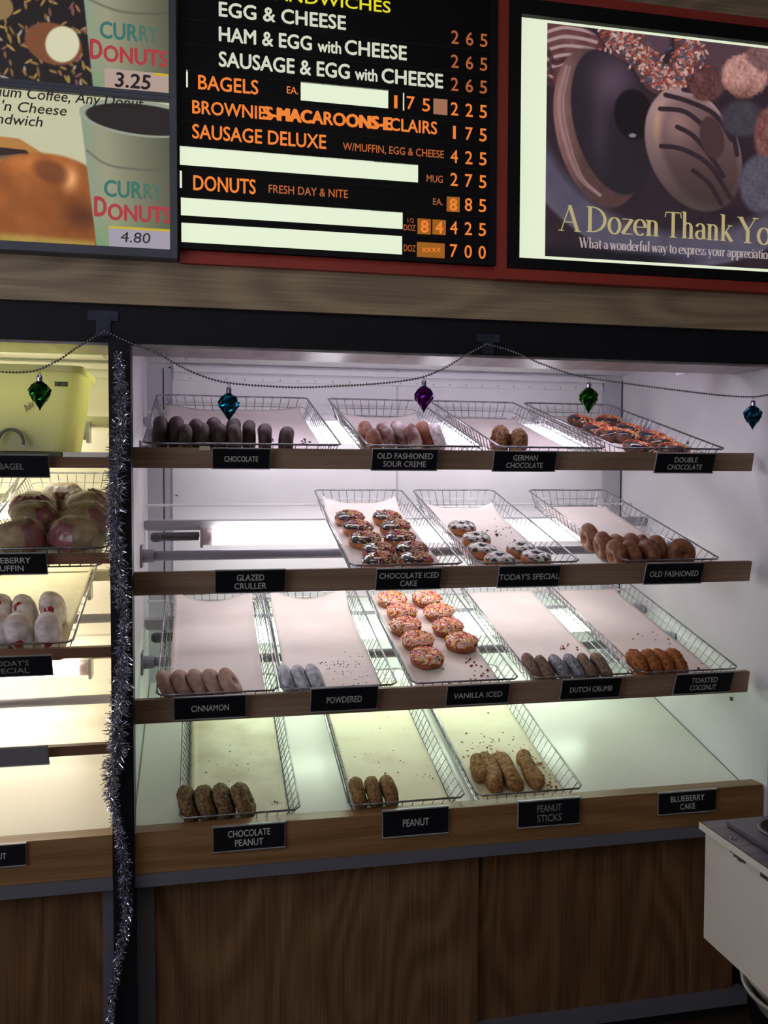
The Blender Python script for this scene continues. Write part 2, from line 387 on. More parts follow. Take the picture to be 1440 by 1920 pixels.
# room ceiling lights (behind the camera)
for i, (x, y) in enumerate(((-.7, -2.7), (1.3, -2.9), (.4, -1.6))):
    t = thing('ceiling_light', (x, y, ZT-.04), 'recessed ceiling light panel over the customer area, %s' % ('left', 'right', 'nearest the case')[i], 'ceiling light')
    box('frame', M_ceiling, (x-.33, y-.18, ZT-.03), (x+.33, y+.18, ZT), t)
    box('diffuser', emit('ceiling_diffuser', 'f6ecea', 6.0), (x-.30, y-.15, ZT-.034), (x+.30, y+.15, ZT-.029), t)

# ================================================================== WIRE TRAYS
TH = .050; TLEN = .70; INS = .018
def tray_parts(w, L=TLEN):
    """tray in its own frame: x across, y up the slope, z normal to it; origin at front middle of the rim plane"""
    r = MB(); h = w/2
    def rim(z, ins, rad, n=6):
        a = h-ins; f = ins; b = L-ins; c = .012
        pts = [(-a+c, f, z), (a-c, f, z), (a, f+c, z), (a, b-c, z), (a-c, b, z), (-a+c, b, z), (-a, b-c, z), (-a, f+c, z)]
        return pts
    r.tube(rim(0, 0, 0), .0026, 6, closed=True)
    m = MB()
    m.tube(rim(-TH*.55, INS*.55, 0), .00105, 4, closed=True)
    m.tube(rim(-TH, INS, 0), .0018, 4, closed=True)
    b = MB(); nx = max(4, round(w/.026)); ny = 24
    for i in range(1, nx):
        x = -h+w*i/nx; xb = x*(1-INS/h)
        m.tube([(x, 0, 0), (xb, INS, -TH)], .00105, 4); m.tube([(x, L, 0), (xb, L-INS, -TH)], .00105, 4)
        b.tube([(xb, INS, -TH), (xb, L-INS, -TH)], .0010, 4)
    for j in range(1, ny*1):
        y = L*j/ny; yb = INS+(L-2*INS)*j/ny
        for s in (-1, 1): m.tube([(s*h, y, 0), (s*(h-INS), yb, -TH)], .00105, 4)
        if j % 2 == 0: b.tube([(-(h-INS), yb, -TH), (h-INS, yb, -TH)], .0010, 4)
    return r, m, b
def slope_mtx(x, y, z, rz=0):
    return Matrix.Translation((x, y, z)) @ Matrix.Rotation(TILT, 4, 'X') @ Matrix.Rotation(rz, 4, 'Z')
def make_tray(w, mtx, label, group):
    r, m, b = tray_parts(w)
    t = thing('wire_tray', (0, 0, 0), label, 'tray', group, world=False)
    r.build('rim', M_wire, t, smooth=True); m.build('side_wires', M_wire, t); b.build('base_wires', M_wire, t)
    t.matrix_world = mtx; return t
RIMZ = {1: (.0755, .01), 2: (-.211, .01), 3: (-.502, .01), 4: (-.780, -.02)}
TR = {}   # trays: key -> (matrix, width, shelf)
spec = [('1a', 1, -.126, .327, 'wide wire tray of dark chocolate donuts on the top shelf'),
        ('1b', 1, .392, .679, 'wire tray of sour creme donuts on the top shelf'),
        ('1c', 1, .723, 1.005, 'wire tray holding two nutty german chocolate donuts, top shelf'),
        ('1d', 1, 1.040, 1.342, 'wire tray of sprinkled double chocolate donuts, right end of the top shelf'),
        ('2a', 2, .350, .630, 'wire tray of chocolate iced sprinkled donuts on the middle shelf'),
        ('2b', 2, .668, .938, 'wire tray of special marbled donuts on the middle shelf'),
        ('2c', 2, 1.060, 1.332, 'wire tray of plain old fashioned donuts on the middle shelf'),
        ('3a', 3, -.101, .177, 'wire tray of cinnamon donuts on the third shelf'),
        ('3b', 3, .185, .466, 'wire tray of powdered donuts on the third shelf'),
        ('3c', 3, .505, .777, 'wire tray of vanilla iced sprinkled donuts on the third shelf'),
        ('3d', 3, .816, 1.095, 'wire tray of dutch crumb donuts on the third shelf'),
        ('3e', 3, 1.112, 1.392, 'wire tray of toasted coconut donuts, right end of the third shelf'),
        ('4a', 4, -.050, .226, 'wire tray of chocolate peanut donuts on the bottom deck'),
        ('4b', 4, .343, .630, 'wire tray of three peanut donuts on the bottom deck'),
        ('4c', 4, .661, .939, 'wire tray of peanut sticks on the bottom deck')]
proto = None
for key, sh, x0, x1, lab in spec:
    z, y = RIMZ[sh]; w = x1-x0; M = slope_mtx((x0+x1)/2, y, Z(z)); TR[key] = (M, w, sh)
    if key == '1a': make_tray(w, M, lab, 'wire trays in the right case'); continue
    if proto is None: proto = make_tray(.28, M @ Matrix.Diagonal((w/.28, 1, 1, 1)), lab, 'wire trays in the right case'); continue
    dup(proto, M @ Matrix.Diagonal((w/.28, 1, 1, 1)), lab)
for key, k, x0, x1, lab in (('L2', 1, -.490, -.205, 'wire tray of wrapped muffins in the left case'), ('L2b', 1, -.79, -.51, 'wire tray cut off by the photo edge beside the wrapped muffins'),
                        ('L3', 2, -.570, -.283, 'wire tray of powdered jelly donuts in the left case')):
    w = x1-x0; M = slope_mtx((x0+x1)/2, .01, Z(LB[k]+.012)); TR[key] = (M, w, 0)
    dup(proto, M @ Matrix.Diagonal((w/.28, 1, 1, 1)), lab, 'wire trays in the left case')

# ---- paper liners
def liner(key, label, m, wob=.004, y0=.03, y1=None, dx=0, curl=.018, seed=0, shrink=.006, back='flat', corner=0):
    M, w, sh = TR[key]; y1 = y1 or TLEN-INS-.004
    hw = w/2-INS*1.0-shrink; nx, ny = 22, 44; q = MB(); V = []
    for j in range(ny+1):
        for i in range(nx+1):
            u = i/nx*2-1; v = j/ny
            x = u*hw+dx; y = y0+(y1-y0)*v
            z = -TH+.0035
            z += wob*.5*(noise.noise(Vector((x*9+seed*3.1, y*6, seed)))+.6)
            if back == 'wave' and v > .9:    # wavy back edge: highest at both corners
                y += (v-.9)*10*.012*math.cos(u*PI*2); z += (v-.9)*10*(curl*(.35+.65*abs(u)**1.5))
            elif back == 'scoop' and v > .85: z += (v-.85)/.15*curl*(abs(u)**2)
            elif v > .93: z += (v-.93)/.07*curl*.4
            z += max(0, abs(u)-.93)/.07*.004
            V.append((x, y, z))
    Fc = [(j*(nx+1)+i, j*(nx+1)+i+1, (j+1)*(nx+1)+i+1, (j+1)*(nx+1)+i) for j in range(ny) for i in range(nx)]
    q.add(V, Fc); o = q.build('paper_liner', m, None, smooth=True); o.matrix_world = M
    md = o.modifiers.new('thick', 'SOLIDIFY'); md.thickness = .0006; md.offset = 1
    tag(o, label, 'paper liner', 'paper liners in the trays'); return o
liner('1a', 'cream paper liner under the dark chocolate donuts, top shelf', M_paper, seed=1, back='wave', dx=0)
liner('1b', 'cream paper liner under the sour creme donuts, top shelf', M_paper, seed=2, y1=.60, back='wave')
liner('1c', 'cream paper liner under the two german chocolate donuts', M_paper, seed=3, y1=.61)
liner('1d', 'cream paper liner under the double chocolate donuts', M_paper, seed=4)
liner('2a', 'cream paper liner with wavy back edge under the chocolate iced donuts', M_paper, seed=5, back='wave', curl=.03, y1=.665)
liner('2b', 'cream paper liner under the marbled special donuts', M_paper, seed=6, back='wave', curl=.02, y1=.62)
liner('2c', 'cream paper liner under the plain old fashioned donuts', M_paper, seed=7, y1=.63)
liner('3a', 'clean cream paper liner behind the five cinnamon donuts', M_paper, seed=8, back='scoop', curl=.035)
liner('3b', 'cream paper liner behind the three powdered donuts', M_paper, seed=9, back='scoop', curl=.04)
liner('3c', 'cream paper liner under the vanilla iced sprinkled donuts', M_paper, seed=10)
liner('3d', 'pinkish cream paper liner behind the dutch crumb donuts', M_paper, seed=11)
liner('3e', 'creased cream paper liner behind the toasted coconut donuts', M_paper, seed=12)
liner('4a', 'greasy wrinkled paper liner behind the chocolate peanut donuts', M_paper_gr, seed=13, wob=.010)
liner('4b', 'yellowed paper liner with crumbs behind the three peanut donuts', M_paper_st, seed=14, wob=.008)
liner('4c', 'yellowed stained paper liner behind the peanut sticks', M_paper_st, seed=15, wob=.008)
liner('L2', 'yellowish paper liner under the wrapped muffins', M_paper_st, seed=16, back='scoop', curl=.01)
liner('L2b', 'yellowish paper liner in the tray cut off by the left edge, beside the muffins', M_paper_st, seed=18)
liner('L3', 'yellow spotted paper liner under the powdered jelly donuts', M_paper_st, seed=17)

# ================================================================== DONUTS
def torus(R, r, nu=40, nv=18, squash=1.0, amp=.0012, fr=60, seed=0, crack=0, rough=0, dome=0):
    V = []; Fc = []
    for i in range(nu):
        a = 2*PI*i/nu
        for j in range(nv):
            b = 2*PI*j/nv; rr = r
            x = (R+rr*math.cos(b))*math.cos(a); y = (R+rr*math.cos(b))*math.sin(a); z = rr*math.sin(b)*squash
            n = Vector((math.cos(b)*math.cos(a), math.cos(b)*math.sin(a), math.sin(b)))
            p = Vector((x, y, z))
            d = amp*noise.noise(p*fr*.4+Vector((seed, 0, 0)))*1.6
            if rough: d += rough*(noise.noise(p*260+Vector((0, seed, 0)))+.7*noise.noise(p*520))
            p += n*d; V.append(tuple(p))
    for i in range(nu):
        for j in range(nv):
            Fc.append((i*nv+j, ((i+1) % nu)*nv+j, ((i+1) % nu)*nv+(j+1) % nv, i*nv+(j+1) % nv))
    return V, Fc
def icing(R, r, squash, lim=.42, thick=.0016, seed=0):
    """cap over the upper half of a flat ring, uneven lower edge"""
    V = []; Fc = []; nu, nv = 48, 12
    for i in range(nu):
        a = 2*PI*i/nu
        w = .25*math.sin(a*3+seed)+.18*math.sin(a*7+seed*2)
        b0 = lim+w*.6; b1 = PI-.15+.2*math.sin(a*5+seed)
        for j in range(nv+1):
            b = b0+(b1-b0)*j/nv
            e = thick*(1 if 0 < j < nv else 0)
            rr = r+e+.0006*noise.noise(Vector((a*3, b*4, seed)))
            V.append(((R+rr*math.cos(b))*math.cos(a), (R+rr*math.cos(b))*math.sin(a), rr*math.sin(b)*squash))
    n1 = nv+1
    for i in range(nu):
        for j in range(nv): Fc.append((i*n1+j, ((i+1) % nu)*n1+j, ((i+1) % nu)*n1+j+1, i*n1+j+1))
    return V, Fc
def color_mesh(name, V, Fc, cols, m):
    me = bpy.data.meshes.new(name); me.from_pydata(V, [], Fc); ca = me.color_attributes.new('Col', 'FLOAT_COLOR', 'POINT')
    ca.data.foreach_set('color', np.asarray(cols, dtype=np.float32).ravel()); me.materials.append(m); me.update(); return me
def sprinkles(R, r, squash, n, pal, seed, sector=None):
    rd = random.Random(seed); V = []; Fc = []; C = []
    while n > 0:
        a = rd.uniform(0, 2*PI); b = rd.uniform(.28, PI-.15)
        if sector and not (math.cos(a-sector[0]) > sector[1]): 
            if rd.random() > .06: continue
        n -= 1
        nrm = Vector((math.cos(b)*math.cos(a), math.cos(b)*math.sin(a), math.sin(b)))
        c = Vector(((R+(r+.0024)*math.cos(b))*math.cos(a), (R+(r+.0024)*math.cos(b))*math.sin(a), (r+.0024)*math.sin(b)*squash))
        t = nrm.cross(Vector((rd.uniform(-1, 1), rd.uniform(-1, 1), rd.uniform(-1, 1)))).normalized(); s = nrm.cross(t)
        t = (t+nrm*rd.uniform(-.4, .4)).normalized()
        L = rd.uniform(.0026, .0046); w = .0014; o = len(V)
        for dx, dy, dz in ((-1,-1,-1),(1,-1,-1),(1,1,-1),(-1,1,-1),(-1,-1,1),(1,-1,1),(1,1,1),(-1,1,1)):
            V.append(tuple(c+t*dx*L+s*dy*w+nrm*dz*w))
        Fc += [tuple(i+o for i in f) for f in ((0,3,2,1),(4,5,6,7),(0,1,5,4),(1,2,6,5),(2,3,7,6),(3,0,4,7))]
        C += [lin(rd.choice(pal))]*8
    return color_mesh('sprinkles', V, Fc, C, vcol('sprinkle_sugar', rough=.45))
D_choc = mat('chocolate_cake', '33201f', .6, c2='4a302d', scale=55, bump=.3, bscale=160)
D_sour = mat('sour_creme_cake', '7c4430', .55, c2='a4684a', scale=40, bump=.25, bscale=120)
D_sourp = mat('sugar_dusted_cake', '74443a', .7, c2='d8c8c8', scale=34, detail=8, lo=.42, hi=.72, bump=.3, bscale=120)
D_sourw = mat('heavy_sugar_cake', '957060', .8, c2='dfd6dc', scale=60, detail=8, lo=.3, hi=.56, bump=.3, bscale=120)
D_nut = mat('nut_crumb', '4a2c18', .7, c2='9a6b3c', scale=130, detail=6, lo=.38, hi=.62, bump=.8, bscale=240)
D_cin = mat('cinnamon_sugar', 'a07c6a', .8, c2='c6a698', scale=70, detail=6, lo=.3, hi=.7, bump=.3, bscale=200)
D_pow = mat('powder_sugar', '9698a6', .85, c2='e2e2ea', scale=60, detail=8, lo=.32, hi=.62, bump=.3, bscale=150)
D_old = mat('plain_cake', '74402a', .55, c2='96603c', scale=50, bump=.35, bscale=150)
D_tan = mat('golden_cake', 'a9683c', .5, c2='c58550', scale=30, bump=.15, bscale=100)
D_tan2 = mat('brown_cake', '8d4a2c', .5, c2='aa6640', scale=30, bump=.15, bscale=100)
D_dutch = mat('dutch_crumb_brown', '6a4c3c', .8, c2='a08878', scale=150, detail=7, lo=.35, hi=.65, bump=.7, bscale=260)
D_dutchg = mat('dutch_crumb_grey', '6d6c72', .85, c2='b4b5be', scale=130, detail=7, lo=.35, hi=.65, bump=.6, bscale=260)
D_coco = mat('toasted_coconut', '7e3f18', .75, c2='c4793a', scale=130, detail=6, lo=.35, hi=.65, bump=.9, bscale=260)
D_pea = mat('peanut_crumb', '6e4c28', .75, c2='a98450', scale=140, detail=6, lo=.35, hi=.65, bump=.9, bscale=240)
D_cpea = mat('chocolate_peanut_crumb', '4f3a24', .75, c2='96784c', scale=140, detail=6, lo=.38, hi=.64, bump=.9, bscale=240)
D_stick = mat('peanut_stick_crumb', '6c4420', .75, c2='ab7e48', scale=120, detail=6, lo=.35, hi=.65, bump=.9, bscale=220)
I_choc = mat('chocolate_icing', '241a22', .18, c2='33262e', scale=30, coat=.6)
I_van = mat('vanilla_icing', 'e8c8b8', .35)
I_marb = mat('marbled_icing', '2a2024', .3, c2='d9d2ce', scale=75, detail=2, lo=.46, hi=.53, bump=.3, bscale=70)
P_van = ['f05a78', 'f6b84a', 'ffe27a', 'f7f0e2', 'e83a55', 'f48a4a', 'ff9db0', 'f4d6c8', '4a2a3c', 'f6c05a']
P_dark = ['c03a50', 'e0a848', 'e8d9a0', 'b84860', 'd2743c', 'e0b8a8', '5a4a3a', 'd0506a', '9a8a4a']
P_dc = ['b83248', 'e09a48', 'f0c880', 'c84050', 'f0ddb8', 'd8703a', 'e4a868']
R0, r0 = .0235, .0185
LEANED = {}
def ring_mesh(kind, m, rough, seed):
    k = (kind, seed)
    if k not in LEANED:
        hi = rough > 0
        V, Fc = torus(R0, r0, 64 if hi else 40, 28 if hi else 18, .98, .0022, 70, seed, rough=rough)
        q = MB(); q.add(V, Fc); LEANED[k] = q.mesh('donut_ring', m, True)
    return LEANED[k]
ORD = ['first', 'second', 'third', 'fourth', 'fifth', 'sixth', 'seventh', 'eighth', 'ninth', 'tenth', 'eleventh']
def place_frame(key, px, py, h):
    """point h above the tray's base plane under that spot"""
    M, w, sh = TR[key]
    o = M @ Vector((0, 0, -TH+h)); p = on_slope(px, py, o.z-TT*o.y, 0.0)
    return p
def proj1(p):
    d = p-Vector((0, CY, CZ)); c = d.dot(fw); return 720+F*d.dot(rt)/c, 960-F*d.dot(up)/c
def place_top(key, px, pytop, R):
    M, w, sh = TR[key]; py = pytop+R*700
    for _ in range(12):
        p = place_frame(key, px, py, R)
        top = min(proj1(p+Vector((0, math.cos(a)*CT-math.sin(a)*ST, math.cos(a)*ST+math.sin(a)*CT))*R)[1] for a in (PI*k/24 for k in range(25)))
        py += (pytop-top)*.8
    lp = M.inverted() @ p
    if lp.y < INS+R*.93:      # keep clear of the front wires
        lp.y = INS+R*.93; p = M @ lp
    return p
def standing(key, spots, kind, mts, labels, group, rough=0, lean=.0, h=.0425, sc=1.0, yaw=0, cat='donut', zsq=1.0):
    for i, s in enumerate(spots):
        px, py = s[:2]; m = mts[i % len(mts)] if isinstance(mts, list) else mts
        p = place_top(key, px, py, h*sc)
        o = link('donut', ring_mesh(kind+m.name, m, rough, i % 4), None)
        ln = (s[2] if len(s) > 2 else lean); yw = (s[3] if len(s) > 3 else yaw)
        o.matrix_world = Matrix.Translation(p) @ Matrix.Rotation(TILT, 4, 'X') @ Matrix.Rotation(yw, 4, 'Z') @ Matrix.Rotation(-ln, 4, 'Y') @ Matrix.Rotation(PI/2, 4, 'Y') @ Matrix.Rotation(i*1.3, 4, 'Z') @ Matrix.Diagonal((sc, sc, sc*zsq, 1))
        tag(o, labels[i], cat, group)
def seq(base, n, tail): return ['%s, %s from left, %s' % (base, ORD[i], tail) for i in range(n)]

standing('1a', [(301, 780), (331, 780), (368, 784), (402, 782), (438, 783)], 'choc', D_choc,
         seq('dark chocolate donut on edge in the back row', 5, 'top shelf'), 'dark chocolate donuts on the top shelf', sc=1.02)
standing('1a', [(348, 795), (380, 792), (412, 792), (440, 795), (467, 787), (497, 793), (537, 799)], 'choc', D_choc,
         seq('dark chocolate donut on edge in the front row', 7, 'top shelf'), 'dark chocolate donuts on the top shelf', sc=.92)
standing('1b', [(687, 789, .2), (702, 804, .15), (724, 788, .42), (750, 787, .34), (775, 793, .34), (797, 788, .34), (819, 791, .42)], 'sour',
         [D_sour, D_sour, D_sourp, D_sourp, D_sourp, D_sour, D_sourw],
         ['plain orange-brown sour creme donut at the back left of its tray', 'plain brown sour creme donut at the front left of its tray', 'sugar-dusted sour creme donut leaning left, first of the dusted ones',
          'sour creme donut with white sugared top, third in the leaning row', 'sour creme donut with white top and dark middle, in front of the orange one', 'bare orange sour creme donut between two sugared ones',
          'heavily white-sugared sour creme donut, right end of its row'], 'sour creme donuts on the top shelf', sc=.95)
standing('1c', [(938, 803), (971, 809)], 'nut', D_nut, ['nut-covered german chocolate donut, left of the two', 'nut-covered german chocolate donut, right of the two'],
         'german chocolate donuts on the top shelf', rough=.0034, h=.034, sc=.92, zsq=1.1)
standing('2c', [(1106, 980), (1131, 995), (1159, 1000), (1186, 998), (1206, 1001), (1234, 1002)], 'old', D_old,
         seq('plain old fashioned donut in the back row', 6, 'middle shelf'), 'plain old fashioned donuts on the middle shelf', lean=.25, sc=1.0)
standing('2c', [(1168, 1018), (1199, 1021), (1229, 1018), (1279, 1011, .2, -1.45)], 'old', D_old,
         seq('plain old fashioned donut in the front row', 3, 'middle shelf')+['plain old fashioned donut turned to show its hole, front right of its tray'],
         'plain old fashioned donuts on the middle shelf', lean=.35, sc=1.02)
standing('3a', [(316, 1254), (345, 1255), (374, 1255), (403, 1254), (432, 1255)], 'cin', D_cin,
         seq('light brown cinnamon sugar donut on edge', 5, 'in its row'), 'cinnamon donuts on the third shelf', lean=.58, zsq=.86)
standing('3b', [(541, 1246), (567, 1244), (594, 1246)], 'pow', D_pow,
         ['powdered sugar donut on edge, left of the three', 'powdered sugar donut on edge, middle of the three', 'powdered sugar donut on edge, right of the three'], 'powdered donuts on the third shelf', lean=.5, sc=1.0, zsq=.86)
standing('3d', [(999, 1221), (1024, 1226), (1050, 1223), (1077, 1221), (1105, 1224), (1132, 1223)], 'dutch',
         [D_dutch, D_dutch, D_dutchg, D_dutchg, D_dutch, D_dutch], ['brown dutch crumb donut, left end of its row', 'brown dutch crumb donut, second from the left', 'pale grey powdered dutch crumb donut, left of the two pale ones',
          'pale grey powdered dutch crumb donut, right of the two pale ones', 'brown dutch crumb donut, second from the right', 'brown dutch crumb donut, right end of its row'],
         'dutch crumb donuts on the third shelf', rough=.0011, lean=.6, zsq=.84)
standing('3e', [(1202, 1221), (1224, 1217), (1248, 1218), (1274, 1218)], 'coco', D_coco,
         seq('orange-brown toasted coconut donut', 4, 'in its tray'), 'toasted coconut donuts on the third shelf', rough=.0042, lean=.5, sc=1.02)
standing('4a', [(354, 1479), (388, 1482), (421, 1480), (457, 1474)], 'cpea', D_cpea,
         seq('chocolate peanut crumb donut on edge', 4, 'on the bottom deck'), 'chocolate peanut donuts on the bottom deck', rough=.0028, lean=.42, sc=1.05, zsq=.95)
standing('4b', [(672, 1456), (701, 1453), (730, 1452)], 'pea', D_pea,
         ['brown peanut donut on edge, left of the three', 'brown peanut donut on edge, middle of the three', 'brown peanut donut on edge, right of the three'], 'peanut donuts on the bottom deck', rough=.0020, lean=.3, sc=.97)

# flat iced donuts
def flat_donut(body, ic, spr, seed, sc=1.0):
    t = thing('donut', (0, 0, 0), '', 'donut', world=False)
    R, r, sq = .0235, .0215, .86
    V, Fc = torus(R, r, 44, 18, sq, .002, 60, seed); q = MB(); q.add(V, Fc); q.build('cake_ring', body, t, smooth=True)
    V, Fc = icing(R, r, sq, seed=seed); q = MB(); q.add(V, Fc); q.build('icing', ic, t, smooth=True)
    if spr: tag(link('sprinkles', sprinkles(R, r, sq, spr[0], spr[1], seed, spr[2]), t), 'coloured sugar sprinkles', kind='stuff')
    return t
def flats(key, spots, protos, labels, group, h=.020, sc=1.0, tilt=.12):
    for i, (px, py) in enumerate(spots):
        p = place_frame(key, px, py, h)
        M = Matrix.Translation(p) @ Matrix.Rotation(TILT, 4, 'X') @ Matrix.Rotation(random.uniform(-tilt, tilt)*.6, 4, 'Y') @ Matrix.Rotation(random.uniform(-.4, .4), 4, 'Z') @ Matrix.Diagonal((sc, sc, sc, 1))
        pr = protos[i % len(protos)]
        if not pr.get('used'):
            pr['used'] = 1; pr.matrix_world = M; pr['label'] = labels[i]; pr['group'] = group
        else: o = dup(pr, M, labels[i], group)
van = [flat_donut(D_tan2, I_van, (400, P_van, None), s) for s in (1, 2, 3)]
flats('3c', [(735, 1126), (800, 1125), (753, 1149), (823, 1150), (760, 1176), (840, 1178), (783, 1203), (865, 1206), (800, 1235)], van,
      ['pink-sprinkled vanilla iced donut, back of the left column', 'pink-sprinkled vanilla iced donut, back of the right column', 'sprinkled vanilla iced donut, second from the back in the left column',
       'sprinkled vanilla iced donut, second from the back in the right column', 'sprinkled vanilla iced donut, third from the back in the left column', 'sprinkled vanilla iced donut, third from the back in the right column',
       'sprinkled vanilla iced donut, fourth from the back in the left column', 'sprinkled vanilla iced donut, front of the right column', 'sprinkled vanilla iced donut, frontmost of the left column'],
      'vanilla iced donuts with sprinkles', sc=1.0)
chi = [flat_donut(D_tan, I_choc, (230, P_dark, (.1*s, -.1)), 10+s) for s in (1, 2, 3)]
flats('2a', [(655, 973), (725, 973), (670, 992), (741, 991), (683, 1014), (749, 1012), (709, 1035), (771, 1033), (711, 1054), (779, 1053)], chi,
      ['chocolate iced half-sprinkled donut, %s in the %s column' % (w, c) for w in ('rearmost', 'second from the back', 'middle', 'fourth from the back', 'frontmost, half hidden') for c in ('left', 'right')],
      'chocolate iced cake donuts', sc=.97)
mar = [flat_donut(D_tan, I_marb, None, 20+s) for s in (1, 2)]
flats('2b', [(866, 991), (893, 1013), (904, 1034), (977, 1032), (937, 1052), (1005, 1048)], mar,
      ['marbled iced donut alone at the back of its tray', 'marbled iced donut, second from the back on the left', 'marbled iced donut, third from the back on the left', 'marbled iced donut with dark drips, back of the right pair',
       'marbled iced donut, lowest at the tray front in the middle', 'marbled iced donut, front right of its tray'], 'marbled iced donuts in the special tray', sc=.92)
D_dcb = mat('double_chocolate_cake', '52301f', .55, c2='70483a', scale=50, bump=.3, bscale=150)
dch = [flat_donut(D_dcb, I_choc, (260, P_dc, (.3*s, -.5)), 30+s) for s in (1, 2)]
flats('1d', [(1088, 791), (1140, 792), (1118, 806), (1142, 816), (1180, 808), (1170, 819), (1222, 822), (1240, 833), (1196, 842), (1262, 846)], dch,
      ['sprinkled double chocolate donut, far back left of its tray', 'sprinkled double chocolate donut, far back right of its tray', 'sprinkled double chocolate donut just behind the left wires', 'sprinkled double chocolate donut, second from the back in the middle',
       'sprinkled double chocolate donut in the middle beside the right wires', 'sprinkled double chocolate donut in the centre of the tray', 'double chocolate donut with bare brown side facing front', 'brightly sprinkled double chocolate donut, near the front right',
       'double chocolate donut low at the front left of its tray', 'double chocolate donut low at the front right, above its sign'], 'double chocolate donuts', sc=.92, tilt=.3)

# peanut sticks
def stick(a, b, r, label, seed):
    n, k = 46, 26; V = []; Fc = []; a = Vector(a); b = Vector(b); L = (b-a).length
    t = (b-a).normalized(); u = t.cross(Vector((0, 0, 1))).normalized(); w = u.cross(t)
    for i in range(n+1):
        s = i/n; e = math.sqrt(max(0, 1-(abs(2*s-1))**6))
        for j in range(k):
            g = 2*PI*j/k+s*3.2+seed
            rr = r*e*(1+.12*math.cos(2*(g))+.10*noise.noise(Vector((s*5, seed, 0))))
            d = Vector((math.cos(2*PI*j/k), math.sin(2*PI*j/k), 0))
            p = a+t*(L*s)+u*d.x*rr+w*d.y*rr
            p += (u*d.x+w*d.y)*.0022*(noise.noise(p*240)+.6*noise.noise(p*520))*e
            V.append(tuple(p))
    for i in range(n):
        for j in range(k): Fc.append((i*k+j, i*k+(j+1) % k, (i+1)*k+(j+1) % k, (i+1)*k+j))
    Fc.append(tuple(range(k))[::-1]); Fc.append(tuple(n*k+j for j in range(k)))
    q = MB(); q.add(V, Fc); return tag(q.build('peanut_stick', D_stick, None, smooth=True), label, 'donut stick', 'peanut sticks on the bottom deck')
for (x0, y0, x1, y1, r, lb, sd) in ((892, 1420, 904, 1462, .021, 'short peanut stick lying behind the left one against the tray wires', 1), (908, 1416, 933, 1482, .024, 'crumb-covered peanut stick, front left of the group', 2),
                             (932, 1415, 972, 1480, .024, 'crumb-covered peanut stick in the middle of the group', 3), (976, 1411, 1012, 1476, .022, 'crumb-covered peanut stick, right of the group', 4)):
    stick(place_frame('4c', x0, y0, .022), place_frame('4c', x1, y1, .022), r, lb, sd)

# crumbs on the liners
def crumbs(key, pts, m, label, n=60, spread=14, size=.0016, seed=1):
    rd = random.Random(seed); q = MB()
    for _ in range(n):
        cx, cy, sp = rd.choice(pts); px = rd.gauss(cx, sp); py = min(rd.gauss(cy, sp*.6), cy+sp)
        p = place_frame(key, px, py, .0065); M, w, sh = TR[key]; lp = M.inverted() @ p
        if abs(lp.x) > w/2-INS-.01 or lp.y < .03 or lp.y > TLEN-.05: continue
        s = size*rd.uniform(.4, 1.6)
        vs = [p+Vector((rd.uniform(.5, 1)*s*a, rd.uniform(.5, 1)*s*b, rd.uniform(.4, .9)*s*c)) for a, b, c in ((-1,-1,-1),(1,-1,-1),(1,1,-1),(-1,1,-1),(-1,-1,1),(1,-1,1),(1,1,1),(-1,1,1))]
        q.hexa(vs)
    return tag(q.build('crumbs', m, None), label, 'crumbs', kind='stuff')
crumbs('4c', [(890, 1390, 30), (935, 1405, 30), (920, 1420, 12), (1000, 1400, 25), (1010, 1440, 14), (1030, 1470, 14)], D_stick, 'brown crumbs scattered behind the peanut sticks', 170, size=.0021, seed=3)
crumbs('4c', [(1008, 1436, 5), (918, 1408, 5), (895, 1420, 5), (945, 1425, 6), (1030, 1477, 8)], D_tan, 'orange crumb clumps around the peanut sticks', 60, size=.0030, seed=9)
crumbs('4b', [(780, 1440, 30), (730, 1390, 40), (810, 1460, 15), (800, 1430, 10), (700, 1420, 30)], D_pea, 'small dark crumbs beside the peanut donuts', 60, seed=4)
crumbs('4a', [(450, 1440, 25), (500, 1440, 18), (420, 1420, 40), (520, 1505, 4)], D_cpea, 'few dark crumbs behind the chocolate peanut donuts', 34, seed=5)
crumbs('3c', [(830, 1250, 10), (880, 1245, 10), (905, 1265, 10), (875, 1262, 22)], mat('red_crumb', '8a3226', .7), 'reddish crumbs in front of the vanilla iced donuts', 26, size=.0024, seed=6)
crumbs('3e', [(1190, 1185, 8), (1230, 1195, 15), (1240, 1210, 12), (1260, 1215, 20), (1310, 1252, 5), (1180, 1225, 6)], D_coco, 'brown coconut crumbs behind the toasted coconut donuts', 26, size=.0022, seed=7)
crumbs('3b', [(640, 1260, 18), (680, 1265, 22), (620, 1245, 14), (660, 1230, 25)], D_dutchg, 'sugary grey crumbs beside the powdered donuts', 90, size=.0012, seed=8)
crumbs('3d', [(1055, 1215, 3), (1070, 1205, 14)], D_tan2, 'tiny crumbs behind the dutch crumb donuts', 12, size=.002, seed=10)
crumbs('2b', [(930, 995, 12), (945, 997, 8), (920, 1005, 20)], I_choc, 'chocolate crumbs on the paper of the marbled donuts', 30, size=.0021, seed=11)
crumbs('1a', [(516, 826, 5), (570, 830, 5)], D_choc, 'chocolate crumbs at the front of the chocolate tray', 14, size=.003, seed=12)
crumbs('2a', [(808, 1050, 5), (818, 1042, 4)], D_choc, 'sprinkle crumbs at the right of the chocolate iced tray', 14, size=.0022, seed=13)

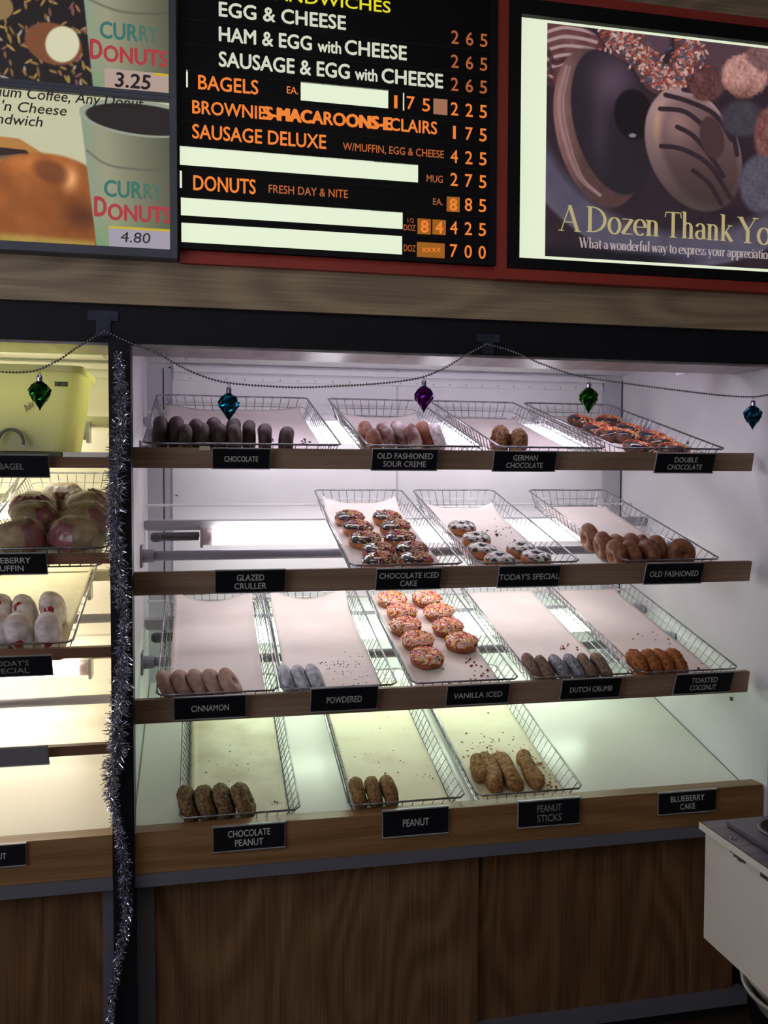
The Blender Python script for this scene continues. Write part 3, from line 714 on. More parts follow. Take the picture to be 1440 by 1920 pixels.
# ---- left case goods
FILM = bpy.data.materials.new('crinkled_film'); FILM.use_nodes = True
_n = FILM.node_tree.nodes; _l = FILM.node_tree.links
_o = _n['Material Output']; _tr = _n.new('ShaderNodeBsdfTransparent'); _g = _n.new('ShaderNodeBsdfGlossy'); _g.inputs['Roughness'].default_value = .16; _mx = _n.new('ShaderNodeMixShader'); _mx.inputs[0].default_value = .17
_nz = _n.new('ShaderNodeTexNoise'); _nz.inputs['Scale'].default_value = 45; _bp = _n.new('ShaderNodeBump'); _bp.inputs['Strength'].default_value = .9; _bp.inputs['Distance'].default_value = .004
_l.new(_nz.outputs['Fac'], _bp.inputs['Height']); _l.new(_bp.outputs[0], _g.inputs['Normal']); _l.new(_tr.outputs[0], _mx.inputs[1]); _l.new(_g.outputs[0], _mx.inputs[2]); _l.new(_mx.outputs[0], _o.inputs['Surface'])
MUF = mat('muffin_crust', '86663f', .6, c2='ab8c5e', scale=40, bump=.3, bscale=90)
MRED = mat('red_printed_wrap', '74102a', .3, c2='941e34', scale=20, coat=.5)
def muffin(seed):
    t = thing('wrapped_muffin', (0, 0, 0), '', 'muffin', world=False)
    prof = [(.001, 0), (.030, .002), (.036, .022), (.044, .036), (.046, .048), (.038, .062), (.022, .071), (.001, .074)]
    q = MB(); q.lathe(prof, 28, cap=False)
    q.v = [tuple(Vector(v)*(1+.06*noise.noise(Vector(v)*40+Vector((seed, 0, 0))))) for v in q.v]; q.build('muffin_body', MUF, t, smooth=True)
    q = MB(); V = []; Fc = []; nu, nv = 20, 10       # printed red band draped over one side
    for i in range(nu+1):
        a = -PI/2+(seed-1.8)*.5+(-1.0+2.0*i/nu)*1.25
        for j in range(nv+1):
            s = j/nv; r = .0495*math.cos(s*1.2)**.8+.001; z = .024+.054*math.sin(s*1.3)+.002*math.sin(i*1.3)
            r *= 1+.03*noise.noise(Vector((a*3, s*4, seed)))
            V.append((r*math.cos(a), r*math.sin(a), z))
    for i in range(nu):
        for j in range(nv): Fc.append((i*(nv+1)+j, (i+1)*(nv+1)+j, (i+1)*(nv+1)+j+1, i*(nv+1)+j+1))
    q.add(V, Fc); tag(q.build('printed_wrap', MRED, t, smooth=True), 'dark red printed part of the wrapper')
    q = MB(); q.lathe([(.001, .001), (.038, .001), (.050, .020), (.053, .045), (.044, .068), (.024, .080), (.001, .083)], 40, cap=False)
    q.v = [tuple(Vector(v)*(1+.07*noise.noise(Vector(v)*70+Vector((0, seed, 0))))) for v in q.v]
    q.build('clear_film', FILM, t, smooth=True)
    return t
mp = [muffin(s) for s in (0.4, 1.9, 3.1)]
ml = ['film-wrapped muffin at the very back of the pile, top middle', 'film-wrapped muffin with broad red band, back left of the pile', 'film-wrapped muffin, back right beside the tinsel',
      'film-wrapped muffin in the middle left of the pile', 'film-wrapped muffin in the middle right of the pile, beside the tinsel', 'film-wrapped muffin, front left at the photo edge', 'film-wrapped muffin, front right above the shelf board']
for i, (px, py) in enumerate([(120, 931), (62, 950), (165, 947), (68, 972), (163, 973), (38, 1005), (141, 1002)]):
    p = place_frame('L2', px, py, .034)
    M = Matrix.Translation(p-Vector((0, 0, .036))) @ Matrix.Rotation(TILT+.1, 4, 'X') @ Matrix.Rotation([.9, 0, 1.3, 2.2, 1.5, 1.0, -.5][i], 4, 'Z') @ Matrix.Diagonal((1.2, 1.2, 1.0, 1))
    pr = mp[i % 3]
    if not pr.get('used'): pr['used'] = 1; pr.matrix_world = M; pr['label'] = ml[i]; pr['group'] = 'wrapped muffins in the left case'
    else: dup(pr, M, ml[i], 'wrapped muffins in the left case')
D_jel = mat('jelly_powder', 'b49c9c', .85, c2='eae4e8', scale=40, detail=7, lo=.3, hi=.6, bump=.2, bscale=100)
def jelly(seed):
    t = thing('jelly_donut', (0, 0, 0), '', 'donut', world=False)
    prof = []
    for i in range(15):
        a = -PI/2+PI*i/14; prof.append((max(.0005, .042*math.cos(a)**.7 if math.cos(a) > 0 else .0005), .020*math.sin(a)))
    q = MB(); q.lathe(prof, 32, cap=False)
    q.v = [tuple(Vector(v)*(1+.16*noise.noise(Vector(v)*32+Vector((seed, 2, 0)))+.05*noise.noise(Vector(v)*110))) for v in q.v]
    q.build('dough', D_jel, t, smooth=True)
    q = MB(); q.lathe([(.0005, .010), (.010, .006), (.013, 0), (.009, -.006), (.0005, -.008)], 14, (0, 0, 0), cap=False)
    q.v = [(v[0], -.039+v[1]*.35, v[2]) for v in q.v]
    tag(q.build('jelly_spot', mat('red_jelly', '9c1f22', .15, coat=.6), t, smooth=True), 'red jelly at the filling hole')
    return t
jp = [jelly(1), jelly(2)]
jl = ['powdered jelly donut in the back row, cut by the photo edge', 'powdered jelly donut in the back row, middle', 'powdered jelly donut in the back row, right end, with red jelly showing', 'powdered jelly donut in the front row at the photo edge', 'powdered jelly donut in the front row, middle', 'powdered jelly donut in the front row, right end']
for i, (px, py) in enumerate([(5, 1150), (46, 1148), (100, 1144), (0, 1184), (37, 1186), (92, 1184)]):
    p = place_frame('L3', px, py, .042)
    M = Matrix.Translation(p) @ Matrix.Rotation(TILT, 4, 'X') @ Matrix.Rotation(-.25, 4, 'Y') @ Matrix.Rotation(PI/2, 4, 'Y') @ Matrix.Rotation(-1.0+i*.3, 4, 'Z') @ Matrix.Diagonal((1.1, 1.1, 1.35, 1))
    pr = jp[i % 2]
    if not pr.get('used'): pr['used'] = 1; pr.matrix_world = M; pr['label'] = jl[i]; pr['group'] = 'powdered jelly donuts in the left case'
    else: dup(pr, M, jl[i], 'powdered jelly donuts in the left case')

# plastic tub on the left top shelf
PL = bpy.data.materials.new('frosted_tub_plastic'); PL.use_nodes = True
_n = PL.node_tree.nodes; _l = PL.node_tree.links; _b = _n['Principled BSDF']; _b.inputs['Base Color'].default_value = lin('efecc4'); _b.inputs['Roughness'].default_value = .35
_t = _n.new('ShaderNodeBsdfTranslucent'); _t.inputs['Color'].default_value = lin('f0edc4'); _m = _n.new('ShaderNodeMixShader'); _m.inputs[0].default_value = .55
_l.new(_b.outputs[0], _m.inputs[1]); _l.new(_t.outputs[0], _m.inputs[2]); _l.new(_m.outputs[0], _n['Material Output'].inputs['Surface'])
a0 = at(127, 842, .03); a1 = at(150, 690, .03)
pz = Z(LB[0]+.010)
tub = thing('plastic_tub', (-.55, .2, pz), 'frosted yellowish plastic storage tub on the top shelf of the left case', 'tub')
def rbox(x0, x1, y0, y1, z, rad, n=5):
    pts = []
    for cx, cy, a in ((x1-rad, y1-rad, 0), (x0+rad, y1-rad, PI/2), (x0+rad, y0+rad, PI), (x1-rad, y0+rad, 1.5*PI)):
        for i in range(n+1): pts.append((cx+rad*math.cos(a+PI/2*i/n), cy+rad*math.sin(a+PI/2*i/n), z))
    return pts
xr_b, xr_t, zt = a0.x, a1.x, a1.z
q = MB(); loops = []
def lf(s, inset=0): return rbox(-.88-(.03*s)+inset, xr_b+(xr_t-xr_b)*s-inset, .03-.012*s+inset, .28+.01*s-inset, 0, .03)
levels = [(0, 0, 0), (.02, 0, 0), (.5, 0, 0), (.93, 0, 0), (.93, -.007, 0), (1, -.007, 0), (1, .004, 0), (.5, .004, 0), (.03, .004, 0)]
for s, ins, _ in levels:
    zz = pz+.003+(zt-pz)*s; loops.append([(x, y, zz) for x, y, _2 in lf(s, ins)])
n = len(loops[0]); V = [v for l in loops for v in l]
Fc = [(i*n+k, i*n+(k+1) % n, (i+1)*n+(k+1) % n, (i+1)*n+k) for i in range(len(loops)-1) for k in range(n)]
Fc.append(tuple(range(n))[::-1]); Fc.append(tuple((len(loops)-1)*n+k for k in range(n)))
q.add(V, Fc); q.build('tub_body', PL, tub, smooth=False)
c = at(20, 822, .017); q = MB(); ring = []
for i in range(24):
    g = -.2+(PI+.4)*i/23; ring.append((c.x+.026*math.cos(g), .017, c.z-.008+.028*math.sin(g)))
q.tube(ring, .0035, 6); q.build('ring_mark', mat('grey_mark', '6b6f5e', .5), tub)
q = MB(); p = at(115, 720, .0195); q.box((p.x-.014, .0185, p.z-.005), (p.x+.014, .0205, p.z+.005)); q.build('dark_label', mat('dark_label', '44482e', .6, c2='6b6f46', scale=200, lo=.45, hi=.55), tub)
q = MB(); p = at(50, 772, .02); put_text(q, 'Bake', p, .022, .014, bold=.02, off=Vector((0, -.002, 0)), upv=Vector((-.35, 0, .95)), rgt=Vector((.75, 0, .6))); q.build('marker_writing', mat('faded_marker', '6f7656', .6), tub)
q = MB(); q.box((-.90, .0, pz-.010), (at(115, 850, 0).x, .47, pz)); t = q.build('sheet_pan', mat('dark_pan', '5d5e58', .4, .5), None, bevel=.001); tag(t, 'dark grey sheet pan under the plastic tub', 'pan')
q = MB(); q.box((at(115, 850, 0).x+.003, .0, pz-.010), (LR-.002, .47, pz+.001)); tag(q.build('shelf_liner', M_lwhite, None), 'cream shelf board beside the sheet pan, left case', 'shelf liner')
# crumpled plastic bag inside the tub
q = MB(); q.lathe([(.001, 0), (.05, .005), (.06, .03), (.05, .07), (.02, .095), (.001, .1)], 26, cap=False)
cb = at(40, 835, .09)
q.v = [(cb.x+v[0]*1.5*(1+.4*noise.noise(Vector(v)*35)), .10+v[1]*(1+.3*noise.noise(Vector(v)*30)), pz+.008+v[2]*(1+.3*noise.noise(Vector(v)*40))) for v in q.v]
tag(q.build('crumpled_bag', mat('whitish_bag', 'dfe2c6', .3), None, smooth=True), 'crumpled whitish plastic bag inside the storage tub', 'bag')

# ================================================================== NAME SIGNS
def sign(x0, y0, x1, y1, lines, label, tilted=True, Yf=0.0, capk=.27, letter=None, case_='right', holder=False, plate=None, align=None, hk=None):
    xm, ym = (x0+x1)/2, (y0+y1)/2
    yc = Yf-(.012 if tilted else .006)
    a = at(x0, ym, yc); b = at(x1, ym, yc); tp = at(xm, y0, yc); bt = at(xm, y1, yc)
    w = b.x-a.x; h = tp.z-bt.z; cz = (tp.z+bt.z)/2
    tl = .33 if tilted else 0
    upv = Vector((0, -math.sin(tl), math.cos(tl))); nrm = Vector((0, -math.cos(tl), -math.sin(tl))); rgt = Vector((1, 0, 0))
    c = Vector(((a.x+b.x)/2, yc, cz)); hh = h/math.cos(tl)/2
    def P(u, v, n): return c+rgt*(u*w/2)+upv*(v*hh)+nrm*n
    def pl(q, u, v0, v1, n0, n1):
        q.hexa([P(-u, v0, n0), P(u, v0, n0), P(u, v0, n1), P(-u, v0, n1), P(-u, v1, n0), P(u, v1, n0), P(u, v1, n1), P(-u, v1, n1)])
    t = thing('name_sign', c, label, 'sign', 'name signs of the %s case' % case_)
    q = MB(); pl(q, 1, -1, 1, 0, .002); q.build('plate', plate or M_plate, t)
    q = MB(); e = .008/w; pl(q, 1.03, -1.05, -.97, -.003, .0035); pl(q, 1.02, -1.02, 1.08, -.003, 0)
    if holder: pl(q, 1.03, 1.0, 1.10, -.004, .0035)
    q.build('sign_holder', M_holder, t)
    if lines:
        q = MB(); n = len(lines); cap = 2*hh*capk*(1 if n > 1 else 1.02)
        ys = [0-cap/2] if n == 1 else [cap*.22, -cap*1.22]
        mx = max(len(s) for s in lines)
        for s, yy in zip(lines, ys):
            ww = w*.066*len(s) if not hk else w*hk*len(s)
            put_text(q, s, c+upv*yy+nrm*.0026, ww, cap, upv=upv, off=Vector((0, 0, 0)), bold=.012, center=True)
        q.build('lettering', letter or M_letter, t)
    return t
S1 = 'black name sign reading %s on the %s'
for (x0, y0, x1, y1, ln) in ((399, 842, 505, 878, ['CHOCOLATE']), (698, 843, 819, 881, ['OLD FASHIONED', 'SOUR CREME']), (926, 847, 1041, 883, ['GERMAN', 'CHOCOLATE']), (1230, 851, 1338, 886, ['DOUBLE', 'CHOCOLATE'])):
    sign(x0, y0, x1, y1, ln, S1 % (' '.join(ln).lower(), 'top shelf board'))
for (x0, y0, x1, y1, ln) in ((404, 1069, 534, 1111, ['GLAZED', 'CRULLER']), (706, 1066, 826, 1105, ['CHOCOLATE ICED', 'CAKE']), (935, 1061, 1048, 1100, ["TODAY'S SPECIAL"]), (1210, 1056, 1316, 1094, ['OLD FASHIONED'])):
    sign(x0, y0, x1, y1, ln, S1 % (' '.join(ln).lower(), 'middle shelf board'))
for (x0, y0, x1, y1, ln) in ((327, 1305, 460, 1348, ['CINNAMON']), (583, 1288, 707, 1333, ['POWDERED']), (838, 1283, 953, 1321, ['VANILLA ICED']), (1053, 1272, 1162, 1310, ['DUTCH CRUMB']), (1266, 1262, 1371, 1300, ['TOASTED', 'COCONUT'])):
    sign(x0, y0, x1, y1, ln, S1 % (' '.join(ln).lower(), 'third shelf board'))
for (x0, y0, x1, y1, ln) in ((400, 1547, 533, 1592, ['CHOCOLATE', 'PEANUT']), (718, 1517, 840, 1565, ['PEANUT']), (972, 1500, 1086, 1547, ['PEANUT', 'STICKS']), (1235, 1484, 1341, 1523, ['BLUEBERRY', 'CAKE'])):
    sign(x0, y0, x1, y1, ln, S1 % (' '.join(ln).lower(), 'wide bottom ledge'), tilted=False, Yf=-.050, holder=True, letter=M_letter if ln[-1] != 'STICKS' else M_letter_dim)
sign(-48, 854, 91, 894, ['BAGEL'], 'black name sign reading bagel below the plastic tub', case_='left', letter=M_letter_dim)
sign(-58, 1038, 87, 1077, ['BLUEBERRY', 'MUFFIN'], 'black name sign reading blueberry muffin below the wrapped muffins', case_='left')
sign(-62, 1231, 97, 1269, ["TODAY'S", 'SPECIAL'], 'black name sign reading todays special below the jelly donuts', case_='left', letter=M_letter_dim)
sign(-40, 1401, 90, 1437, None, 'blank grey sign strip on the lowest shelf board of the left case', case_='left', plate=mat('blank_grey_sign', '77767c', .5))
sign(-72, 1586, 48, 1626, ['PEANUT'], 'black name sign cut off by the photo edge on the left bottom ledge', tilted=False, Yf=-.05, case_='left', holder=True)
# torn label stub above the CHOCOLATE sign
p = at(384, 841, -.012); box('torn_label', mat('torn_paper', 'b8a896', .7), (p.x-.012, -.004, p.z-.004), (p.x+.012, -.001, p.z+.006)); tag(bpy.data.objects['torn_label'], 'torn paper scrap above the chocolate sign', 'paper scrap')

# ================================================================== MENU BOARD
W_EM = emit('menu_white_glow', 'dfe8cc', 1.0); O_EM = emit('menu_orange_glow', 'ea7f2e', .95); O_DIM = emit('menu_orange_dim', 'b86430', .8)
Y_EM = emit('menu_yellow_glow', 'e2d820', .95); C_EM = emit('menu_cream_letters', 'd2d6c0', .9); T_EM = emit('menu_tan_tile', 'b07a5c', .7); OT_EM = emit('menu_orange_tile', 'a8641a', .75)
MY = -.085
tlm = at(336, 240, MY); brm = at(918, 494, MY); zb = at(338, 464, MY).z; xl = tlm.x; xr = at(930, 300, MY).x
menu = thing('menu_board', ((xl+xr)/2, MY, zb), 'backlit black menu board with orange and white lettering and price digits', 'menu board')
box('board_panel', M_menu, (xl, MY, zb), (xr, -.06, 2.62), menu)
box('board_frame', M_menu_frame, (xr-.018, MY-.006, zb-.002), (xr, MY, 2.62), menu); box('board_frame', M_menu_frame, (xl, MY-.003, zb-.002), (xr-.018, MY, zb+.008), menu)
red = MB(); rb = at(925, 523, -.075).z
red.box((xl, -.075, rb), (xr+.001, -.06, zb-.002)); tag(red.build('red_frame_strip', M_red, menu), 'red strip below the board')
# row divider grooves
q = MB(); zs = [at(853, y, MY).z for y in (91, 135, 182, 228, 271, 315, 360, 405, 448)]
for z in zs: q.box((xl+.004, MY-.0012, z-.0012), (xr-.02, MY, z+.0012))
q.build('row_divider', mat('row_edge', '1d1c21', .5, spec=.2), menu)
TY = MY-.0015
def rowtext(name, em, items, lb=None):
    for it in items:
        q = MB(); s, x0, y0, x1, y1, cp = it[:6]; text_px(q, s, x0, y0, x1, y1, cp, TY, bold=(it[6] if len(it) > 6 else .014))
        o = q.build(name, em, menu)
        if lb: o['label'] = lb
rowtext('heading_letters', Y_EM, [('BREAKFAST SANDWICHES', 285, -20, 732, 18, 22)], 'yellow sandwich heading')
rowtext('menu_row_letters', C_EM, [('EGG & CHEESE', 411, 33, 648, 53, 26, .03)])
rowtext('menu_row_letters', C_EM, [('HAM & EGG', 411, 78, 584, 93, 26, .03), ('with', 596, 97, 639, 101, 22, .03), ('CHEESE', 647, 102, 762, 112, 26, .03)])
rowtext('menu_row_letters', C_EM, [('SAUSAGE & EGG', 411, 124, 655, 148, 27, .03), ('with', 666, 149, 707, 153, 22, .03), ('CHEESE', 716, 154, 830, 166, 26, .03)])
rowtext('menu_row_letters', O_EM, [('BAGELS', 372, 169, 484, 175, 26, .02), ('EA.', 538, 175, 559, 177, 13, .01)], 'orange bagels row')
rowtext('menu_row_letters', O_EM, [('BROWNIES-MACAROONS-ECLAIRS', 361, 212, 819, 252, 24, .022)], 'orange brownies row')
q = MB(); text_px(q, 'S-MACAROONS-E', 494, 224, 735, 243, 23, TY-.0008, bold=.045)
q.build('overprinted_letters', O_EM, menu)
rowtext('menu_row_letters', O_EM, [('SAUSAGE DELUXE', 361, 259, 611, 279, 26, .02)]); rowtext('menu_row_letters', O_DIM, [('W/MUFFIN, EGG & CHEESE', 643, 281, 832, 297, 14, .015)])
rowtext('menu_row_letters', O_DIM, [('MUG', 800, 341, 830, 343, 13, .01)])
rowtext('menu_row_letters', O_EM, [('DONUTS', 363, 357, 479, 363, 27, .02)]); rowtext('menu_row_letters', O_DIM, [('FRESH DAY & NITE', 504, 361, 652, 372, 15, .015), ('EA.', 812, 384, 830, 385, 12, .01), ('DOZ', 757, 432, 779, 433, 11, .01), ('1/2', 764, 417, 776, 418, 8, .0), ('DOZ', 757, 471, 779, 472, 12, .01)])
digits = [('265', 71, (2,)), ('265', 116, ()), ('265', 159, ()), ('225', 205, ()), ('175', 249, ()), ('425', 294, ()), ('275', 337, ()), (' 85', 382, ()), ('425', 427, ()), ('700', 470, ())]
xd = [at(x, 73, TY).x for x in (853, 880.5, 907)]
for s, yc, _ in digits:
    zc = at(880, yc+2, TY).z; capd = .0285
    for k, ch in enumerate(s):
        q = MB()
        if ch == ' ': continue
        put_text(q, ch, Vector((xd[k], TY, zc-capd/2)), .017 if ch != '1' else .006, capd, bold=.012, center=True)
        q.build('price_digit', O_EM if yc > 180 else O_DIM, menu)
for ch, x, y in (('1', 742, 191), ('7', 770, 193), ('5', 799, 197)):
    q = MB(); p = at(x, y, TY); put_text(q, ch, Vector((p.x, TY, p.z-.014)), .018 if ch != '1' else .007, .028, bold=.012, center=True)
    q.build('price_digit', O_EM, menu)
def bar(name, x0, y0, x1, y1, hpx, m, dy=.0012):
    a = at(x0, y0, TY); b = at(x1, y1, TY); zt_ = (a.z+b.z)/2; hz = at(x0, y0, TY).z-at(x0, y0+hpx, TY).z
    return box(name, m, (a.x, MY-dy, zt_-hz), (b.x, MY, zt_), menu)
for x0, y0, x1, y1, h in ((564, 152, 728, 169, 35), (337, 272, 784, 310, 35), (339, 369, 755, 399, 33), (340, 416, 754, 444, 36)):
    tag(bar('blank_white_strip', x0, y0, x1, y1, h, W_EM), 'glowing blank white strip')
for x0, y0, x1, y1, h in ((349, 131, 352, 131, 32), (337, 320, 341, 320, 32), (756, 174, 758, 174, 33)): bar('light_leak_gap', x0, y0, x1, y1, h, W_EM)
bar('digit_tile', 813, 184, 839, 187, 29, T_EM); 
for x0, y0, x1, y1, h in ((838, 368, 862, 370, 28), (783, 409, 808, 411, 29), (811, 411, 836, 413, 28), (782, 453, 834, 457, 30)): bar('digit_tile', x0, y0, x1, y1, h, OT_EM)
for ch, x, y in (('8', 850, 384), ('8', 796, 425), ('4', 823, 427)):
    q = MB(); p = at(x, y, TY); put_text(q, ch, Vector((p.x, TY-.0005, p.z-.013)), .017, .026, bold=.03, center=True); q.build('overwritten_digit', O_EM, menu)
q = MB()
for k in range(4): 
    p = at(795+k*9, 469, TY); put_text(q, 'X', Vector((p.x, TY-.0005, p.z-.004)), .010, .009, bold=.05, center=True)
q.build('overwritten_marks', O_EM, menu)

# ================================================================== PRINTED PICTURES (colour grids)
def proj(X, Yw, Zw):
    d = np.stack([X, np.full_like(X, Yw-CY), Zw-CZ], -1)
    a = d @ np.array(rt); b = d @ np.array(up); c = d @ np.array(fw)
    return 720+F*a/c, 960-F*b/c
def fbm(x, y, sc, seed=0):
    v = np.zeros_like(x); a = 1
    for o in range(4):
        r = np.random.default_rng(seed*7+o); ph = r.uniform(0, 6.28, 14); dr = r.normal(size=(14, 2))
        for k in range(14): v += a*np.sin((x*dr[k, 0]+y*dr[k, 1])/sc*2**o+ph[k])/9
        a *= .6
    return v
def picture(name, x0, x1, z0, z1, Y, step, paint, parent, em, label=None):
    nx = int((x1-x0)/step)+2; nz = int((z1-z0)/step)+2
    gx, gz = np.meshgrid(np.linspace(x0, x1, nx), np.linspace(z0, z1, nz))
    px, py = proj(gx, Y, gz); c = paint(px, py)
    c = np.clip(c, 0, 255)/255; c = np.where(c <= .04045, c/12.92, ((c+.055)/1.055)**2.4)
    cols = np.concatenate([c, np.ones(c.shape[:2]+(1,))], -1).reshape(-1, 4)
    V = np.stack([gx, np.full_like(gx, Y), gz], -1).reshape(-1, 3); me = bpy.data.meshes.new(name)
    i = np.arange(nx-1)[None, :]+np.arange(nz-1)[:, None]*nx
    Fc = np.stack([i, i+1, i+nx+1, i+nx], -1).reshape(-1, 4)
    me.from_pydata(V.tolist(), [], Fc.tolist()); ca = me.color_attributes.new('Col', 'FLOAT_COLOR', 'POINT')
    ca.data.foreach_set('color', cols.astype(np.float32).ravel()); me.materials.append(em); me.update()
    o = link(name, me, parent)
    if label: o['label'] = label
    return o
def mixc(img, mask, col):
    m = np.clip(mask, 0, 1)[..., None]; return img*(1-m)+np.array(col, float)*m if np.ndim(col) == 1 else img*(1-m)+col*m
def ell(x, y, cx, cy, rx, ry, ang=0):
    a = math.radians(ang); dx, dy = x-cx, y-cy; u = dx*math.cos(a)+dy*math.sin(a); v = -dx*math.sin(a)+dy*math.cos(a)
    return np.sqrt((u/rx)**2+(v/ry)**2)
def sm(d, e=.04): return np.clip((1-d)/e+.5, 0, 1)
def dashes(img, x, y, pts, rad):
    for cx, cy, L, w, ang, col in pts:
        m = sm(np.maximum(ell(x, y, cx, cy, L, w, ang), 0), .4); img = mixc(img, m, col)
    return img
def curve(x, y, pts, w):
    d = np.full_like(x, 1e9)
    for (ax, ay), (bx, by) in zip(pts[:-1], pts[1:]):
        t = np.clip(((x-ax)*(bx-ax)+(y-ay)*(by-ay))/((bx-ax)**2+(by-ay)**2), 0, 1)
        d = np.minimum(d, np.hypot(x-ax-t*(bx-ax), y-ay-t*(by-ay)))
    return np.clip((w-d)/1.6+.5, 0, 1)
def c3(*a): return np.array(a, float)
def cs(x, y, pts, per=6):
    out = []; P = [pts[0]]+list(pts)+[pts[-1]]
    for i in range(1, len(P)-2):
        for k in range(per):
            t = k/per; out.append(tuple(.5*((2*P[i][j])+(-P[i-1][j]+P[i+1][j])*t+(2*P[i-1][j]-5*P[i][j]+4*P[i+1][j]-P[i+2][j])*t*t+(-P[i-1][j]+3*P[i][j]-3*P[i+1][j]+P[i+2][j])*t**3) for j in (0, 1)))
    return out+[pts[-1]]
def paint_dozen(x, y):
    img = np.zeros(x.shape+(3,))+c3(44, 32, 40)
    n = fbm(x, y, 14, 3); img += n[..., None]*4
    # striped iced donut top left
    m = sm(ell(x, y, 1045, 100, 95, 62, 10), .1); img = mixc(img, m, c3(98, 58, 62)+n[..., None]*18)
    for i in range(6): img = mixc(img, curve(x, y, cs(0, 0, [(1020, 62+i*17), (1055, 52+i*17), (1090, 56+i*16), (1118, 64+i*15)]), 3.2)*m, c3(168, 140, 140))
    for i in range(3): img = mixc(img, .8*curve(x, y, cs(0, 0, [(1028, 95+i*26), (1040, 118+i*22), (1062, 112+i*20), (1088, 120+i*15)]), 4.5)*m, c3(62, 34, 40))
    # dark mauve donuts top
    img = mixc(img, sm(ell(x, y, 1222, 78, 36, 30), .3), c3(84, 60, 72)); img = mixc(img, sm(ell(x, y, 1370, 95, 75, 45), .5), c3(82, 58, 66))
    # plate
    d = ell(x, y, 1290, 130, 360, 372, 6); m = np.clip((1.0-d)/.02, 0, 1)*np.clip((d-.80)/.06, 0, 1)
    img = mixc(img, m*(x < 1600), c3(84, 78, 96)+(n*6)[..., None]); img = mixc(img, np.clip((1.01-np.abs(d-.99)*60), 0, 1)*.5, c3(112, 106, 124))
    # big chocolate donut
    d = ell(x, y, 1122, 240, 80, 152, -12); t = np.clip((x-1035)/60, 0, 1); side = c3(146, 104, 102)*(1-t[..., None]*.45)+(fbm(x, y, 7, 8)*5)[..., None]
    img = mixc(img, sm(d, .04), side)
    for k, ww in ((0, 3.5), (1, 2)): img = mixc(img, .5*curve(x, y, cs(0, 0, [(1062+k*7, 125), (1048+k*8, 190), (1058+k*8, 260), (1085+k*6, 330), (1125, 366)]), ww), c3(176, 140, 142))
    d = ell(x, y, 1148, 228, 72, 140, -14); sh = np.exp(-((x-1150)/42)**2-((y-150)/48)**2)
    col = c3(38, 30, 38)+sh[..., None]*c3(46, 36, 44)+np.exp(-((x-1125)/18)**2-((y-240)/70)**2)[..., None]*c3(20, 16, 22)
    img = mixc(img, sm(d, .04), col)
    img = mixc(img, sm(ell(x, y, 1188, 215, 36, 48, -10), .12), c3(22, 15, 20)); img = mixc(img, sm(ell(x, y, 1186, 254, 7, 4), .5), c3(130, 120, 125))
    # sprinkle ring
    rd = random.Random(4); pts = []; pal = [(196, 150, 140), (150, 58, 50), (176, 128, 118), (70, 78, 96), (160, 84, 60), (200, 170, 160), (110, 62, 66), (142, 96, 96)]
    path = cs(0, 0, [(1148, 52), (1165, 78), (1205, 105), (1232, 145), (1262, 148), (1290, 110), (1292, 75)], 10)
    for _ in range(620):
        px, py = rd.choice(path); pts.append((px+rd.gauss(0, 13), py+rd.gauss(0, 13), rd.uniform(3.5, 6.5), 2.2, rd.uniform(0, 180), rd.choice(pal)))
    m = curve(x, y, path, 28); img = mixc(img, m*.8, c3(92, 58, 60)); img = dashes(img, x, y, pts, 1)
    # caramel striped donut
    d = ell(x, y, 1300, 280, 84, 122, -24); t = np.clip((y-200)/170, 0, 1)[..., None]
    img = mixc(img, sm(d, .04), c3(158, 128, 126)*(1-t*.5)+np.exp(-((x-1238)/12)**2-((y-235)/30)**2)[..., None]*c3(50, 30, 10))
    img = mixc(img, sm(ell(x, y, 1312, 285, 66, 108, -24), .2), c3(112, 84, 86)*(1-.4*t)+np.exp(-((x-1270)/30)**2-((y-235)/40)**2)[..., None]*c3(40, 32, 30))
    for P in ([(1248, 178), (1290, 190), (1340, 215), (1372, 262)], [(1238, 204), (1280, 208), (1310, 228), (1330, 250)], [(1270, 238), (1300, 255), (1330, 290), (1356, 330)],
              [(1240, 274), (1280, 280), (1330, 310), (1370, 372)], [(1300, 320), (1330, 345), (1352, 382)], [(1282, 168), (1330, 182), (1368, 232), (1382, 290)]):
        img = mixc(img, curve(x, y, cs(0, 0, P), 4.5), c3(48, 34, 42))
    img = mixc(img, sm(ell(x, y, 1335, 258, 22, 40, -12), .15), c3(70, 48, 50))
    # coconut ball
    f2 = fbm(x, y, 3.5, 21)
    img = mixc(img, sm(ell(x, y, 1325, 160, 34, 30)+f2*.1, .2), c3(92, 56, 58)+f2[..., None]*22)
    img = mixc(img, sm(ell(x, y, 1397, 142, 44, 42)+f2*.12, .15), c3(184, 134, 126)+f2[..., None]*34-np.clip((y-150)/40, 0, 1)[..., None]*c3(70, 60, 60))
    img = mixc(img, sm(ell(x, y, 1445, 105, 46, 30)+f2*.1, .2), c3(120, 86, 86)+f2[..., None]*20)
    img = mixc(img, sm(ell(x, y, 1392, 222, 40, 34), .3), c3(64, 58, 68)+f2[..., None]*8)
    img = mixc(img, sm(ell(x, y, 1450, 255, 36, 58)+f2*.08, .2), c3(118, 74, 70)+f2[..., None]*24)
    img = mixc(img, sm(ell(x, y, 1425, 345, 38, 54), .2), c3(84, 80, 92)+f2[..., None]*12)
    img = mixc(img, np.clip((y-455-(x-1020)*.062)/14, 0, 1)*np.clip((1330-x)/120, 0, 1), c3(24, 20, 28))
    return img
GY = -.085
